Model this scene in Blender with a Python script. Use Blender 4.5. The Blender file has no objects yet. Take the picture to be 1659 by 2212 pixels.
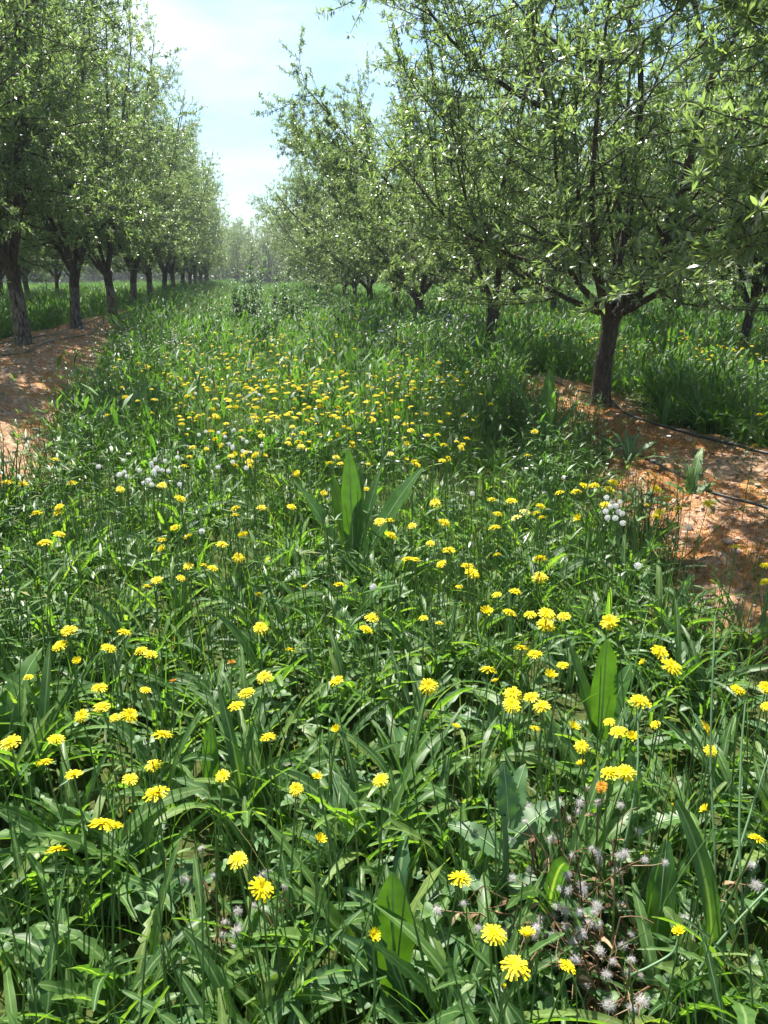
import bpy, math
import numpy as np

# ------------------------------------------------------------------ camera, world, sun, exposure
C = bpy.context.scene
rad = math.radians
CAM_H, PITCH, YAW, LENS = 1.5, 17.8, 9.2, 26.0
SUN_EL, SUN_AZ = 61.0, -9.0            # azimuth measured clockwise from +Y (the way the tree rows run)

cam_d = bpy.data.cameras.new("camera"); cam = bpy.data.objects.new("camera", cam_d)
C.collection.objects.link(cam); C.camera = cam
cam.location = (0, 0, CAM_H); cam.rotation_euler = (rad(90 - PITCH), 0, rad(-YAW))
cam_d.sensor_width = 36; cam_d.lens = LENS; cam_d.clip_start = 0.05; cam_d.clip_end = 2000

W = bpy.data.worlds.new("World"); C.world = W; W.use_nodes = True
wn, wl = W.node_tree.nodes, W.node_tree.links
sky = wn.new("ShaderNodeTexSky"); sky.sky_type = 'NISHITA'; sky.sun_disc = False
sky.sun_elevation = rad(SUN_EL); sky.sun_rotation = rad(SUN_AZ)
sky.air_density = 1.0; sky.dust_density = 0.7; sky.ozone_density = 1.0
bg = wn["Background"]; bg.inputs[1].default_value = 0.068
tc = wn.new("ShaderNodeTexCoord"); mp = wn.new("ShaderNodeMapping"); mp.inputs['Scale'].default_value = (1.2, 1.2, 3.2)
nz = wn.new("ShaderNodeTexNoise"); nz.inputs['Scale'].default_value = 1.7; nz.inputs['Detail'].default_value = 5
cr = wn.new("ShaderNodeValToRGB"); cr.color_ramp.elements[0].position = 0.47; cr.color_ramp.elements[1].position = 0.66
cr.color_ramp.elements[0].color = (0.0, 0.0, 0.0, 1); cr.color_ramp.elements[1].color = (0.6, 0.6, 0.6, 1)
mx = wn.new("ShaderNodeMixRGB"); mx.inputs[2].default_value = (8.6, 8.9, 9.2, 1)
wl.new(tc.outputs['Generated'], mp.inputs[0]); wl.new(mp.outputs[0], nz.inputs[0]); wl.new(nz.outputs[0], cr.inputs[0])
wl.new(cr.outputs[0], mx.inputs[0]); tn = wn.new('ShaderNodeMixRGB'); tn.blend_type = 'MULTIPLY'; tn.inputs[0].default_value = 1; tn.inputs[2].default_value = (.74, .90, .92, 1); wl.new(sky.outputs[0], tn.inputs[1]); wl.new(tn.outputs[0], mx.inputs[1]); wl.new(mx.outputs[0], bg.inputs[0])

sl = bpy.data.lights.new("sun", 'SUN'); sl.energy = 5.0; sl.angle = rad(0.5); sl.color = (1.0, 0.95, 0.86)
so = bpy.data.objects.new("sun", sl); C.collection.objects.link(so)
so.rotation_euler = (rad(90 - SUN_EL), 0, rad(180 - SUN_AZ)); so.location = (-6, 10, 15)

C.view_settings.view_transform = 'Standard'; C.view_settings.look = 'None'
C.view_settings.exposure = 1.58; C.view_settings.gamma = 1.0; C.view_settings.use_curve_mapping = False
C.cycles.max_bounces = 8; C.cycles.transmission_bounces = 4; C.cycles.diffuse_bounces = 3
C.cycles.glossy_bounces = 2; C.cycles.transparent_max_bounces = 4
C.cycles.use_denoising = True
C.cycles.sample_clamp_indirect = 8

rng = np.random.default_rng(11)
U = lambda a, b, n=None: rng.uniform(a, b, n)
# ------------------------------------------------------------------ helpers
FPX = 26 / 36 * 2212
def ray_dir(x, y):
    """World direction towards a point of the photograph seen at 1659 x 2212."""
    p, yw = rad(PITCH), rad(YAW); cx = (x - 829.5) / FPX; cy = (1106 - y) / FPX
    fwd = math.cos(p) + math.sin(p) * cy; up = -math.sin(p) + math.cos(p) * cy
    return np.array([fwd * math.sin(yw) + cx * math.cos(yw), fwd * math.cos(yw) - cx * math.sin(yw), up])
def spot(x, y, z=0.0):
    d = ray_dir(x, y); t = (z - CAM_H) / d[2]
    return d[0] * t, d[1] * t
def spot_on(x, y, h):
    """Ground position of something whose top, h above the ground, is seen at x, y."""
    z = h
    for _ in range(5):
        X, Y = spot(x, y, z); z = h + float(gz(np.array([X]), np.array([Y]))[0])
    return X, Y
def to_px(X, Y, Z):
    p, yw = rad(PITCH), rad(YAW)
    F = X * math.sin(yw) + Y * math.cos(yw); Rr = X * math.cos(yw) - Y * math.sin(yw); Z = Z - CAM_H
    dep = F * math.cos(p) - Z * math.sin(p); upc = F * math.sin(p) + Z * math.cos(p)
    return 829.5 + FPX * Rr / dep, 1106 - FPX * upc / dep, dep

def _hash(ix, iy, s):
    h = (ix.astype(np.int64) * 374761393 + iy.astype(np.int64) * 668265263 + s * 974634777) & 0xffffffff
    h = ((h ^ (h >> 13)) * 1274126177) & 0xffffffff
    return ((h ^ (h >> 16)) & 0xffff) / 65535.0
def vnoise(x, y, f=1.0, s=0):
    x = np.asarray(x, float) * f; y = np.asarray(y, float) * f
    ix, iy = np.floor(x), np.floor(y); fx, fy = x - ix, y - iy
    fx = fx * fx * (3 - 2 * fx); fy = fy * fy * (3 - 2 * fy)
    a, b, c, d = _hash(ix, iy, s), _hash(ix + 1, iy, s), _hash(ix, iy + 1, s), _hash(ix + 1, iy + 1, s)
    return (a * (1 - fx) + b * fx) * (1 - fy) + (c * (1 - fx) + d * fx) * fy
def fbm(x, y, f, s=0, o=4):
    v = 0; a = .5
    for i in range(o): v = v + a * vnoise(x, y, f * 2 ** i, s + i * 17); a *= .5
    return v

def mesh_np(name, V, F, smooth=True):
    """V (n,3) and F either (m,4) quads or a list of such arrays with 3 or 4 columns."""
    Fs = F if isinstance(F, list) else [F]
    me = bpy.data.meshes.new(name); V = np.ascontiguousarray(V, np.float32)
    me.vertices.add(len(V)); me.vertices.foreach_set("co", V.ravel())
    loops = np.concatenate([f.ravel() for f in Fs]).astype(np.int32)
    tot = np.concatenate([np.full(len(f), f.shape[1]) for f in Fs]).astype(np.int32)
    st = np.concatenate([[0], np.cumsum(tot)[:-1]]).astype(np.int32)
    me.loops.add(len(loops)); me.loops.foreach_set("vertex_index", loops)
    me.polygons.add(len(tot)); me.polygons.foreach_set("loop_start", st); me.polygons.foreach_set("loop_total", tot)
    if smooth: me.polygons.foreach_set("use_smooth", np.ones(len(tot), bool))
    me.update(calc_edges=True); me.validate()
    return me
def obj(name, me, mats, parent=None, loc=None):
    if not isinstance(mats, (list, tuple)): mats = [mats]
    if len(me.materials) == 0:
        for m in mats: me.materials.append(m)
    o = bpy.data.objects.new(name, me); C.collection.objects.link(o)
    if parent is not None: o.parent = parent
    if loc is not None: o.location = loc
    return o
def tag(o, label=None, cat=None, group=None, kind=None):
    for k, v in (("label", label), ("category", cat), ("group", group), ("kind", kind)):
        if v: o[k] = v
    return o
def thing(name, label, cat, loc=(0, 0, 0), rz=0, group=None):
    o = bpy.data.objects.new(name, None); C.collection.objects.link(o)
    o.empty_display_size = .1; o.location = loc; o.rotation_euler = (0, 0, rz)
    return tag(o, label, cat, group)
class MB:
    def __init__(s): s.V = []; s.F = []; s.n = 0; s.mi = []
    def add(s, V, F, mi=0):
        s.V.append(np.asarray(V, float)); s.F.append(np.asarray(F, int) + s.n); s.n += len(V); s.mi.append((len(F), mi)); return s
    def mesh(s, name, smooth=True):
        me = mesh_np(name, np.concatenate(s.V), s.F, smooth)
        if any(m for _, m in s.mi):
            idx = np.concatenate([np.full(n, m) for n, m in s.mi]).astype(np.int32)
            if len(idx) == len(me.polygons): me.polygons.foreach_set("material_index", idx)
        return me

def norm(v): return v / (np.linalg.norm(v, axis=-1, keepdims=True) + 1e-9)
def tube(P, Rr, sides=6, bumps=0.0, cap=False):
    P = np.asarray(P, float); Rr = np.asarray(Rr, float); n = len(P)
    T = np.gradient(P, axis=0); T = norm(T)
    ref = np.array([0.0, 0, 1]) if abs(T[0][2]) < .8 else np.array([1.0, 0, 0])
    A = norm(np.cross(T, ref)); B = np.cross(T, A)
    a = np.arange(sides) / sides * 2 * np.pi
    rr = Rr[:, None] * np.ones(sides)
    if bumps: rr = rr * (1 + bumps * (rng.random((n, sides)) - .5) + bumps * .6 * (rng.random(sides) - .5))
    V = P[:, None, :] + rr[..., None] * (np.cos(a)[None, :, None] * A[:, None, :] + np.sin(a)[None, :, None] * B[:, None, :])
    i = np.arange(n - 1)[:, None] * sides; j = np.arange(sides); k = (j + 1) % sides
    F = np.stack([i + j, i + k, i + sides + k, i + sides + j], -1).reshape(-1, 4)
    V = V.reshape(-1, 3)
    if cap:
        V = np.vstack([V, P[-1:] ]); e = (n - 1) * sides
        F = np.vstack([F, np.stack([e + j, e + k, np.full(sides, n * sides), np.full(sides, n * sides)], -1)]) if False else F
    return V, F

def leaf(L, Wd, nseg=8, nc=2, e0=70, e1=-10, prof='strap', lobes=0.0, fold=.25, wave=0.0, twist=0.0, r=rng):
    """One leaf growing from the origin towards +Y, its blade bending from elevation e0 to e1 (degrees)."""
    t = np.linspace(0, 1, nseg + 1)
    el = np.radians(e0 + (e1 - e0) * t ** 1.15)
    ds = L / nseg
    y = np.concatenate([[0], np.cumsum(np.cos(el[:-1]) * ds)]); z = np.concatenate([[0], np.cumsum(np.sin(el[:-1]) * ds)])
    if prof == 'strap': w = np.sin(np.pi * (0.09 + .87 * t ** 1.15)) ** .6
    elif prof == 'lance': w = np.sin(np.pi * (0.06 + .92 * t ** 1.45)) ** .72
    elif prof == 'ovate': w = np.sin(np.pi * (0.04 + .94 * t ** .75)) ** .8
    else: w = (1 - t ** 2.2) * .9 + .06
    w = w * Wd * .5
    s = np.linspace(-1, 1, nc + 1)
    ws = np.repeat(w[:, None], nc + 1, 1); ys = np.zeros_like(ws)
    if lobes:
        k = (np.arange(nseg + 1) % 2 == 1) & (t > .1) & (t < .93)
        f = 1 - lobes * r.uniform(.6, 1.0, (nseg + 1, 2)); f[~k] = 1
        ws[:, 0] *= f[:, 0]; ws[:, -1] *= f[:, 1]
        ys[~k, 0] = -lobes * ds * .9; ys[~k, -1] = -lobes * ds * .9
    tw = twist * t
    X = s[None, :] * ws
    N = fold * np.abs(X) + wave * Wd * np.sin(t * 19 + r.uniform(0, 6))[:, None] * (np.abs(s)[None, :] ** 2) * np.sign(s + 1e-3)[None, :]
    ct, st_ = np.cos(tw)[:, None], np.sin(tw)[:, None]
    X2 = X * ct - N * st_; N2 = X * st_ + N * ct
    V = np.stack([X2, y[:, None] - N2 * np.sin(el)[:, None] + ys * np.cos(el)[:, None], z[:, None] + N2 * np.cos(el)[:, None] + ys * np.sin(el)[:, None]], -1)
    i = np.arange(nseg)[:, None] * (nc + 1) + np.arange(nc)
    F = np.stack([i, i + 1, i + nc + 2, i + nc + 1], -1).reshape(-1, 4)
    return V.reshape(-1, 3), F
def rotz(V, a):
    c, s = math.cos(a), math.sin(a)
    return np.stack([V[:, 0] * c - V[:, 1] * s, V[:, 0] * s + V[:, 1] * c, V[:, 2]], -1)
def join(parts):
    V = []; F = []; n = 0
    for v, f in parts: V.append(v); F.append(f + n); n += len(v)
    return np.concatenate(V), np.concatenate(F)
def stamp(protos, X, Y, Z, yaw, sc, szr=(.8, 1.2), tilt=.12):
    """Copies of small prototypes spread over many points, as one mesh's arrays."""
    N = len(X); which = rng.integers(0, len(protos), N); Vs = []; Fs = []; off = 0
    for k, (v, f) in enumerate(protos):
        m = which == k; n = m.sum()
        if not n: continue
        c, s = np.cos(yaw[m])[:, None], np.sin(yaw[m])[:, None]; S = sc[m][:, None]
        x = (v[:, 0] * c - v[:, 1] * s) * S; y = (v[:, 0] * s + v[:, 1] * c) * S; z = v[:, 2] * S * U(*szr, (n, 1))
        x = x + z * rng.normal(0, tilt, (n, 1)); y = y + z * rng.normal(0, tilt, (n, 1))
        P = np.stack([x + X[m][:, None], y + Y[m][:, None], z + Z[m][:, None]], -1).reshape(-1, 3)
        Vs.append(P); Fs.append((f[None] + (np.arange(n) * len(v))[:, None, None]).reshape(-1, f.shape[1]) + off); off += len(P)
    return np.concatenate(Vs), np.concatenate(Fs)
def blades(X, Y, Z, H, Wd, lean, nseg=4, az=None, curl=.5):
    """Grass blades as one mesh's arrays."""
    N = len(X); az = U(0, 2 * np.pi, N) if az is None else az
    t = np.linspace(0, 1, nseg + 1)[None, :]
    ln = lean[:, None]; hor = H[:, None] * ln * (t ** (1.6 + 0 * ln)) ; ver = H[:, None] * (t - curl * ln * t ** 2.6 * .55)
    ca, sa = np.cos(az)[:, None], np.sin(az)[:, None]
    w = Wd[:, None] * .5 * (1 - t ** 1.8 * .92)
    fz = U(0, 2 * np.pi, N)[:, None]; px, py = np.cos(fz), np.sin(fz)
    cx = X[:, None] + hor * ca; cy = Y[:, None] + hor * sa; cz = Z[:, None] + ver
    Lf = np.stack([cx - px * w, cy - py * w, cz], -1); Rt = np.stack([cx + px * w, cy + py * w, cz], -1)
    V = np.stack([Lf, Rt], 2).reshape(-1, 3)
    i = (np.arange(N) * (nseg + 1) * 2)[:, None] + np.arange(nseg) * 2
    F = np.stack([i, i + 1, i + 3, i + 2], -1).reshape(-1, 4)
    return V, F

# ------------------------------------------------------------------ materials
def nodes(name):
    m = bpy.data.materials.new(name); m.use_nodes = True
    return m, m.node_tree.nodes, m.node_tree.links
def ramp(n, stops):
    r = n.new("ShaderNodeValToRGB"); e = r.color_ramp.elements
    e[0].position, e[0].color = stops[0][0], (*stops[0][1], 1); e[1].position, e[1].color = stops[-1][0], (*stops[-1][1], 1)
    for p, c in stops[1:-1]:
        k = e.new(p); k.color = (*c, 1)
    return r
def leaf_mat(name, stops, rough=.38, trans=.35, tcol=None, noise=60, spec=.5, rib=False):
    """Leaf: each leaf its own tint, mottled blade, glossy skin, light passing through."""
    m, n, l = nodes(name); b = n["Principled BSDF"]; out = n["Material Output"]
    g = n.new("ShaderNodeNewGeometry"); r = ramp(n, stops); l.new(g.outputs['Random Per Island'], r.inputs[0])
    tcn = n.new("ShaderNodeTexCoord"); nt = n.new("ShaderNodeTexNoise"); nt.inputs['Scale'].default_value = noise; nt.inputs['Detail'].default_value = 2
    l.new(tcn.outputs['Object'], nt.inputs[0])
    hs = n.new("ShaderNodeHueSaturation"); mr = n.new("ShaderNodeMapRange")
    mr.inputs[1].default_value = .3; mr.inputs[2].default_value = .7; mr.inputs[3].default_value = .78; mr.inputs[4].default_value = 1.22
    l.new(nt.outputs[0], mr.inputs[0]); l.new(mr.outputs[0], hs.inputs['Value']); l.new(r.outputs[0], hs.inputs['Color'])
    if rib:
        at = n.new("ShaderNodeAttribute"); at.attribute_name = "rib"; k = n.new("ShaderNodeMapRange"); k.inputs[1].default_value = .80; k.inputs[2].default_value = .93; k.inputs[4].default_value = .75
        l.new(at.outputs['Fac'], k.inputs[0]); rm = n.new("ShaderNodeMixRGB"); rm.inputs[2].default_value = (.24, .33, .14, 1); l.new(k.outputs[0], rm.inputs[0]); l.new(hs.outputs[0], rm.inputs[1]); hs = rm
    l.new(hs.outputs[0], b.inputs['Base Color']); b.inputs['Roughness'].default_value = rough
    b.inputs['Specular IOR Level'].default_value = spec
    if trans:
        t = n.new("ShaderNodeBsdfTranslucent"); mm = n.new("ShaderNodeMixRGB"); mm.blend_type = 'MULTIPLY'; mm.inputs[0].default_value = 1
        mm.inputs[2].default_value = (*(tcol or (1.9, 1.9, .6)), 1); l.new(hs.outputs[0], mm.inputs[1]); l.new(mm.outputs[0], t.inputs[0])
        ms = n.new("ShaderNodeMixShader"); ms.inputs[0].default_value = trans
        l.new(b.outputs[0], ms.inputs[1]); l.new(t.outputs[0], ms.inputs[2]); l.new(ms.outputs[0], out.inputs[0])
    return m
def plain(name, col, rough=.6, var=.25, scale=40, bump=0.0, trans=0):
    m, n, l = nodes(name); b = n["Principled BSDF"]
    tcn = n.new("ShaderNodeTexCoord"); nt = n.new("ShaderNodeTexNoise"); nt.inputs['Scale'].default_value = scale; nt.inputs['Detail'].default_value = 4
    l.new(tcn.outputs['Object'], nt.inputs[0])
    r = ramp(n, [(.3, tuple(c * (1 - var) for c in col)), (.7, tuple(min(1, c * (1 + var)) for c in col))]); l.new(nt.outputs[0], r.inputs[0])
    l.new(r.outputs[0], b.inputs['Base Color']); b.inputs['Roughness'].default_value = rough
    if bump:
        bp = n.new("ShaderNodeBump"); bp.inputs['Strength'].default_value = bump; bp.inputs['Distance'].default_value = .01
        l.new(nt.outputs[0], bp.inputs['Height']); l.new(bp.outputs[0], b.inputs['Normal'])
    if trans:
        t = n.new("ShaderNodeBsdfTranslucent"); l.new(r.outputs[0], t.inputs[0]); ms = n.new("ShaderNodeMixShader"); ms.inputs[0].default_value = trans
        l.new(b.outputs[0], ms.inputs[1]); l.new(t.outputs[0], ms.inputs[2]); l.new(ms.outputs[0], n["Material Output"].inputs[0])
    return m
def bark_mat(name, whitewash):
    m, n, l = nodes(name); b = n["Principled BSDF"]; b.inputs['Roughness'].default_value = .85
    tcn = n.new("ShaderNodeTexCoord"); mpn = n.new("ShaderNodeMapping"); mpn.inputs['Scale'].default_value = (1, 1, .28); l.new(tcn.outputs['Object'], mpn.inputs[0])
    n1 = n.new("ShaderNodeTexNoise"); n1.inputs['Scale'].default_value = 38; n1.inputs['Detail'].default_value = 6; n1.inputs['Roughness'].default_value = .65; l.new(mpn.outputs[0], n1.inputs[0])
    vo = n.new("ShaderNodeTexVoronoi"); vo.feature = 'DISTANCE_TO_EDGE'; vo.inputs['Scale'].default_value = 46; l.new(mpn.outputs[0], vo.inputs[0])
    r = ramp(n, [(.3, (.014, .010, .009)), (.52, (.052, .038, .031)), (.78, (.15, .12, .10))]); l.new(n1.outputs[0], r.inputs[0])
    col = r.outputs[0]
    if whitewash:
        sx = n.new("ShaderNodeSeparateXYZ"); l.new(tcn.outputs['Object'], sx.inputs[0])
        n2 = n.new("ShaderNodeTexNoise"); n2.inputs['Scale'].default_value = 9; n2.inputs['Detail'].default_value = 5; l.new(tcn.outputs['Object'], n2.inputs[0])
        a = n.new("ShaderNodeMath"); a.operation = 'MULTIPLY_ADD'; a.inputs[1].default_value = .12; l.new(n2.outputs[0], a.inputs[0]); l.new(sx.outputs[2], a.inputs[2])
        k = n.new("ShaderNodeMapRange"); k.inputs[1].default_value = whitewash; k.inputs[2].default_value = whitewash + .04; k.inputs[3].default_value = 1; k.inputs[4].default_value = 0; l.new(a.outputs[0], k.inputs[0])
        k2 = n.new("ShaderNodeMapRange"); k2.inputs[1].default_value = .40; k2.inputs[2].default_value = .62; k2.inputs[4].default_value = .36; l.new(n1.outputs[0], k2.inputs[0])
        mu = n.new("ShaderNodeMath"); mu.operation = 'MULTIPLY'; l.new(k.outputs[0], mu.inputs[0]); l.new(k2.outputs[0], mu.inputs[1])
        mm = n.new("ShaderNodeMixRGB"); mm.inputs[2].default_value = (.42, .39, .36, 1); l.new(mu.outputs[0], mm.inputs[0]); l.new(col, mm.inputs[1]); col = mm.outputs[0]
    l.new(col, b.inputs['Base Color'])
    ad = n.new("ShaderNodeMath"); ad.operation = 'MULTIPLY_ADD'; ad.inputs[1].default_value = 2.2; l.new(vo.outputs[0], ad.inputs[0]); l.new(n1.outputs[0], ad.inputs[2])
    bp = n.new("ShaderNodeBump"); bp.inputs['Strength'].default_value = .9; bp.inputs['Distance'].default_value = .012
    l.new(ad.outputs[0], bp.inputs['Height']); l.new(bp.outputs[0], b.inputs['Normal'])
    return m

M = {}
M['almond_leaf'] = leaf_mat('almond_leaf', [(0, (.095, .142, .084)), (.5, (.138, .190, .108)), (.9, (.178, .235, .122)), (1, (.22, .265, .13))], .31, .45, (1.8, 2.0, .8), 30, .65)
M['far_leaf'] = leaf_mat('far_leaf', [(0, (.055, .095, .045)), (1, (.10, .15, .07))], .5, .3, (1.5, 1.6, .8), 8)
M['alley_leaf'] = leaf_mat('alley_leaf', [(0, (.036, .095, .030)), (.5, (.062, .142, .040)), (.85, (.09, .185, .048)), (1, (.15, .24, .06))], .5, .45, (1.9, 2.1, .45), 45, .3)
M['weed_leaf'] = leaf_mat('weed_leaf', [(0, (.042, .100, .036)), (1, (.085, .165, .052))], .5, .3, (1.7, 1.9, .5), 20, .3)
M['strap_leaf'] = leaf_mat('strap_leaf', [(0, (.036, .092, .026)), (.5, (.064, .140, .036)), (.85, (.095, .185, .042)), (1, (.16, .23, .06))], .45, .45, (2.0, 2.1, .45), 45, .38, True)
M['grass'] = leaf_mat('grass_blade', [(0, (.040, .105, .026)), (.6, (.075, .165, .036)), (.93, (.12, .21, .05)), (1, (.24, .22, .09))], .42, .42, (1.7, 1.9, .4), 20)
M['clover'] = leaf_mat('clover_leaf', [(0, (.045, .110, .032)), (1, (.10, .195, .050))], .55, .38, (1.7, 1.9, .5), 50)
M['grey_leaf'] = leaf_mat('bluish_leaf', [(0, (.045, .115, .045)), (1, (.085, .165, .062))], .5, .34, (1.6, 1.8, .6), 30, .4, True)
M['dock_leaf'] = leaf_mat('dock_leaf', [(0, (.045, .120, .030)), (1, (.065, .150, .036))], .40, .42, (2.1, 2.1, .3), 26)
M['midrib'] = plain('pale_midrib', (.22, .32, .14), .5, .15)
M['stem'] = leaf_mat('green_stem', [(0, (.07, .15, .038)), (.8, (.12, .21, .055)), (1, (.17, .19, .07))], .45, .2, (1.6, 1.7, .5), 20)
M['stalk'] = plain('grey_green_stalk', (.080, .155, .062), .5, .2, 12)
M['petal'] = leaf_mat('yellow_petal', [(0, (.68, .54, .005)), (.5, (.76, .64, .010)), (1, (.82, .73, .018))], .55, .35, (1, 1, .6), 30, .25)
M['pale_petal'] = leaf_mat('pale_yellow_petal', [(0, (.80, .70, .16)), (1, (.86, .78, .28))], .6, .3, (1, 1, .7), 30, .2)
M['old_petal'] = leaf_mat('faded_orange_petal', [(0, (.40, .15, .01)), (1, (.60, .32, .02))], .6, .3, (1, 1, .6), 30, .2)
M['disc'] = plain('orange_disc', (.74, .42, .006), .7, .2, 300)
M['fluff'] = plain('white_fluff', (.74, .75, .76), .9, .04, 20, 0, .45)
M['mauve'] = leaf_mat('mauve_petal', [(0, (.38, .33, .62)), (1, (.56, .50, .78))], .6, .35, (1, 1, 1), 20, .2)
M['white_petal'] = leaf_mat('white_petal', [(0, (.70, .72, .72)), (1, (.84, .84, .82))], .6, .35, (1, 1, 1), 20, .2)
M['dry'] = leaf_mat('dry_brown', [(0, (.10, .055, .03)), (.6, (.22, .14, .08)), (1, (.36, .27, .17))], .8, .15, (1.2, 1, .7), 20, .1)
M['moss'] = leaf_mat('orange_moss', [(0, (.34, .115, .02)), (.5, (.46, .19, .035)), (.9, (.54, .29, .07)), (1, (.40, .34, .10))], .7, .35, (1.2, 1, .6), 9, .1)
M['almond'] = plain('velvet_green_husk', (.27, .35, .20), .85, .18, 60, .2)
M['pipe'] = plain('black_polythene', (.022, .022, .024), .33, .5, 14, .1)
M['pebble'] = plain('pebble', (.36, .27, .22), .85, .4, 5)
M['bark'] = bark_mat('bark', 0); M['bark_painted'] = bark_mat('bark_with_old_whitewash', .72)

# ------------------------------------------------------------------ lie of the land
BEDS = [(3.42, 1.35, .22), (-3.62, 1.75, .46), (8.3, 1.2, .12), (13.1, 1.2, .12), (-9.6, 1.4, .35), (-14.6, 1.4, .35), (18, 1.2, .1)]
def gz(X, Y):
    X = np.asarray(X, float); Y = np.asarray(Y, float); z = np.zeros(np.broadcast(X, Y).shape)
    wob = (fbm(Y, Y * 0, .35, 5) - .47) * .5
    for c, hw, h in BEDS: z = z + h * np.exp(-np.abs((X + wob * .5 - c) / hw) ** 3.2)
    return z + (fbm(X, Y, .9, 3) - .47) * .10
def soil(X, Y):
    """1 where the bed is bare earth, 0 where the meadow covers it."""
    n = (fbm(X, Y, 1.1, 41) - .47) * 1.3 + (fbm(X, Y, 4.5, 43) - .47) * 1.1
    lo = np.interp(Y, [1.5, 2.7, 3.3, 4.2, 5.3, 7.0, 8.4, 9.6], [2.2, 1.75, 1.75, 1.95, 2.4, 2.5, 2.8, 3.5])
    hi = np.interp(Y, [1.5, 5.0, 6.5, 7.5, 9.0, 9.8], [4.0, 3.95, 3.8, 3.85, 3.9, 3.5])
    a = np.minimum(X - lo, hi - X) / .35 + n
    lo2 = np.interp(Y, [3, 8, 30], [-5.0, -4.7, -4.3]); hi2 = np.interp(Y, [3, 5.2, 6.0, 8.3, 12, 15, 22, 30], [-2.2, -1.65, -1.5, -1.85, -2.1, -2.4, -2.8, -3.9])
    b = np.minimum(X - lo2, hi2 - X) / .4 + n
    return np.clip(np.maximum(a, b) * 1.4, 0, 1)

gx = np.concatenate([[-400, -200, -120, -80, -60, -45, -35, -28], np.arange(-22, -6, .5), np.arange(-6, 6.5, .045), np.arange(6.5, 24, .5), [28, 35, 45, 60, 80, 120, 200, 400]])
gy = np.concatenate([[-60, -30, -15, -8, -4, -2], np.arange(-1, 14, .045), np.arange(14, 34, .16), np.arange(34, 70, .8), [75, 80, 90, 105, 130, 170, 240, 400]])
GX, GY = np.meshgrid(gx, gy); S = soil(GX, GY)
GZ = gz(GX, GY) + S * ((fbm(GX, GY, 6, 71, 5) - .47) * .12 + (np.maximum(fbm(GX, GY, 3.2, 81, 3) - .5, 0)) * .22) - (1 - S) * .01
ny, nx = GX.shape; ii = (np.arange(ny - 1)[:, None] * nx + np.arange(nx - 1))
gm = mesh_np("ground", np.stack([GX, GY, GZ], -1).reshape(-1, 3), np.stack([ii, ii + 1, ii + nx + 1, ii + nx], -1).reshape(-1, 4))
at = gm.attributes.new("soil", 'FLOAT', 'POINT'); at.data.foreach_set("value", S.ravel().astype(np.float32))
def ground_mat():
    m, n, l = nodes("earth"); b = n["Principled BSDF"]; b.inputs['Roughness'].default_value = .95; b.inputs['Specular IOR Level'].default_value = .15
    tcn = n.new("ShaderNodeTexCoord")
    def noise(s, d=5, ro=.6):
        k = n.new("ShaderNodeTexNoise"); k.inputs['Scale'].default_value = s; k.inputs['Detail'].default_value = d; k.inputs['Roughness'].default_value = ro
        l.new(tcn.outputs['Object'], k.inputs[0]); return k.outputs[0]
    n1, n2, n3 = noise(22, 6, .7), noise(2.3, 4), noise(75, 3)
    r1 = ramp(n, [(.3, (.13, .072, .042)), (.5, (.40, .25, .16)), (.68, (.58, .42, .30))]); l.new(n1, r1.inputs[0])
    mo = ramp(n, [(.35, (.30, .12, .03)), (.65, (.52, .26, .075))]); l.new(n3, mo.inputs[0])
    mk = n.new("ShaderNodeMapRange"); mk.inputs[1].default_value = .46; mk.inputs[2].default_value = .58; mk.inputs[4].default_value = .7; l.new(n2, mk.inputs[0])
    m1 = n.new("ShaderNodeMixRGB"); l.new(mk.outputs[0], m1.inputs[0]); l.new(r1.outputs[0], m1.inputs[1]); l.new(mo.outputs[0], m1.inputs[2])
    r2 = ramp(n, [(.35, (.030, .042, .012)), (.65, (.085, .105, .028))]); l.new(n1, r2.inputs[0])
    a = n.new("ShaderNodeAttribute"); a.attribute_name = "soil"
    m2 = n.new("ShaderNodeMixRGB"); l.new(a.outputs['Fac'], m2.inputs[0]); l.new(r2.outputs[0], m2.inputs[1]); l.new(m1.outputs[0], m2.inputs[2])
    l.new(m2.outputs[0], b.inputs['Base Color'])
    bp = n.new("ShaderNodeBump"); bp.inputs['Strength'].default_value = .9; bp.inputs['Distance'].default_value = .03
    l.new(n1, bp.inputs['Height']); l.new(bp.outputs[0], b.inputs['Normal'])
    return m
tag(obj("ground", gm, ground_mat()), kind='structure')
def gz1(x, y):
    X, Y = np.array([x]), np.array([y]); return float(gz(X, Y)[0])

# ------------------------------------------------------------------ trees
def grow(p, d, L, n, up, jit):
    P = [np.array(p, float)]; d = np.array(d, float); d /= np.linalg.norm(d)
    for i in range(n):
        d = d + np.array([0, 0, up]) / n + rng.normal(0, jit, 3); d /= np.linalg.norm(d)
        P.append(P[-1] + d * L / n)
    return np.array(P)
def spline(P, k=4):
    P = np.array(P, float); n = len(P); t = np.arange(n); tt = np.linspace(0, n - 1, (n - 1) * k + 1)
    A = np.vstack([2 * P[0] - P[1], P, 2 * P[-1] - P[-2]]); out = []
    for x in tt:
        i = min(int(x), n - 2); f = x - i; p0, p1, p2, p3 = A[i], A[i + 1], A[i + 2], A[i + 3]
        out.append(.5 * ((2 * p1) + (-p0 + p2) * f + (2 * p0 - 5 * p1 + 4 * p2 - p3) * f * f + (-p0 + 3 * p1 - 3 * p2 + p3) * f ** 3))
    return np.array(out)
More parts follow.
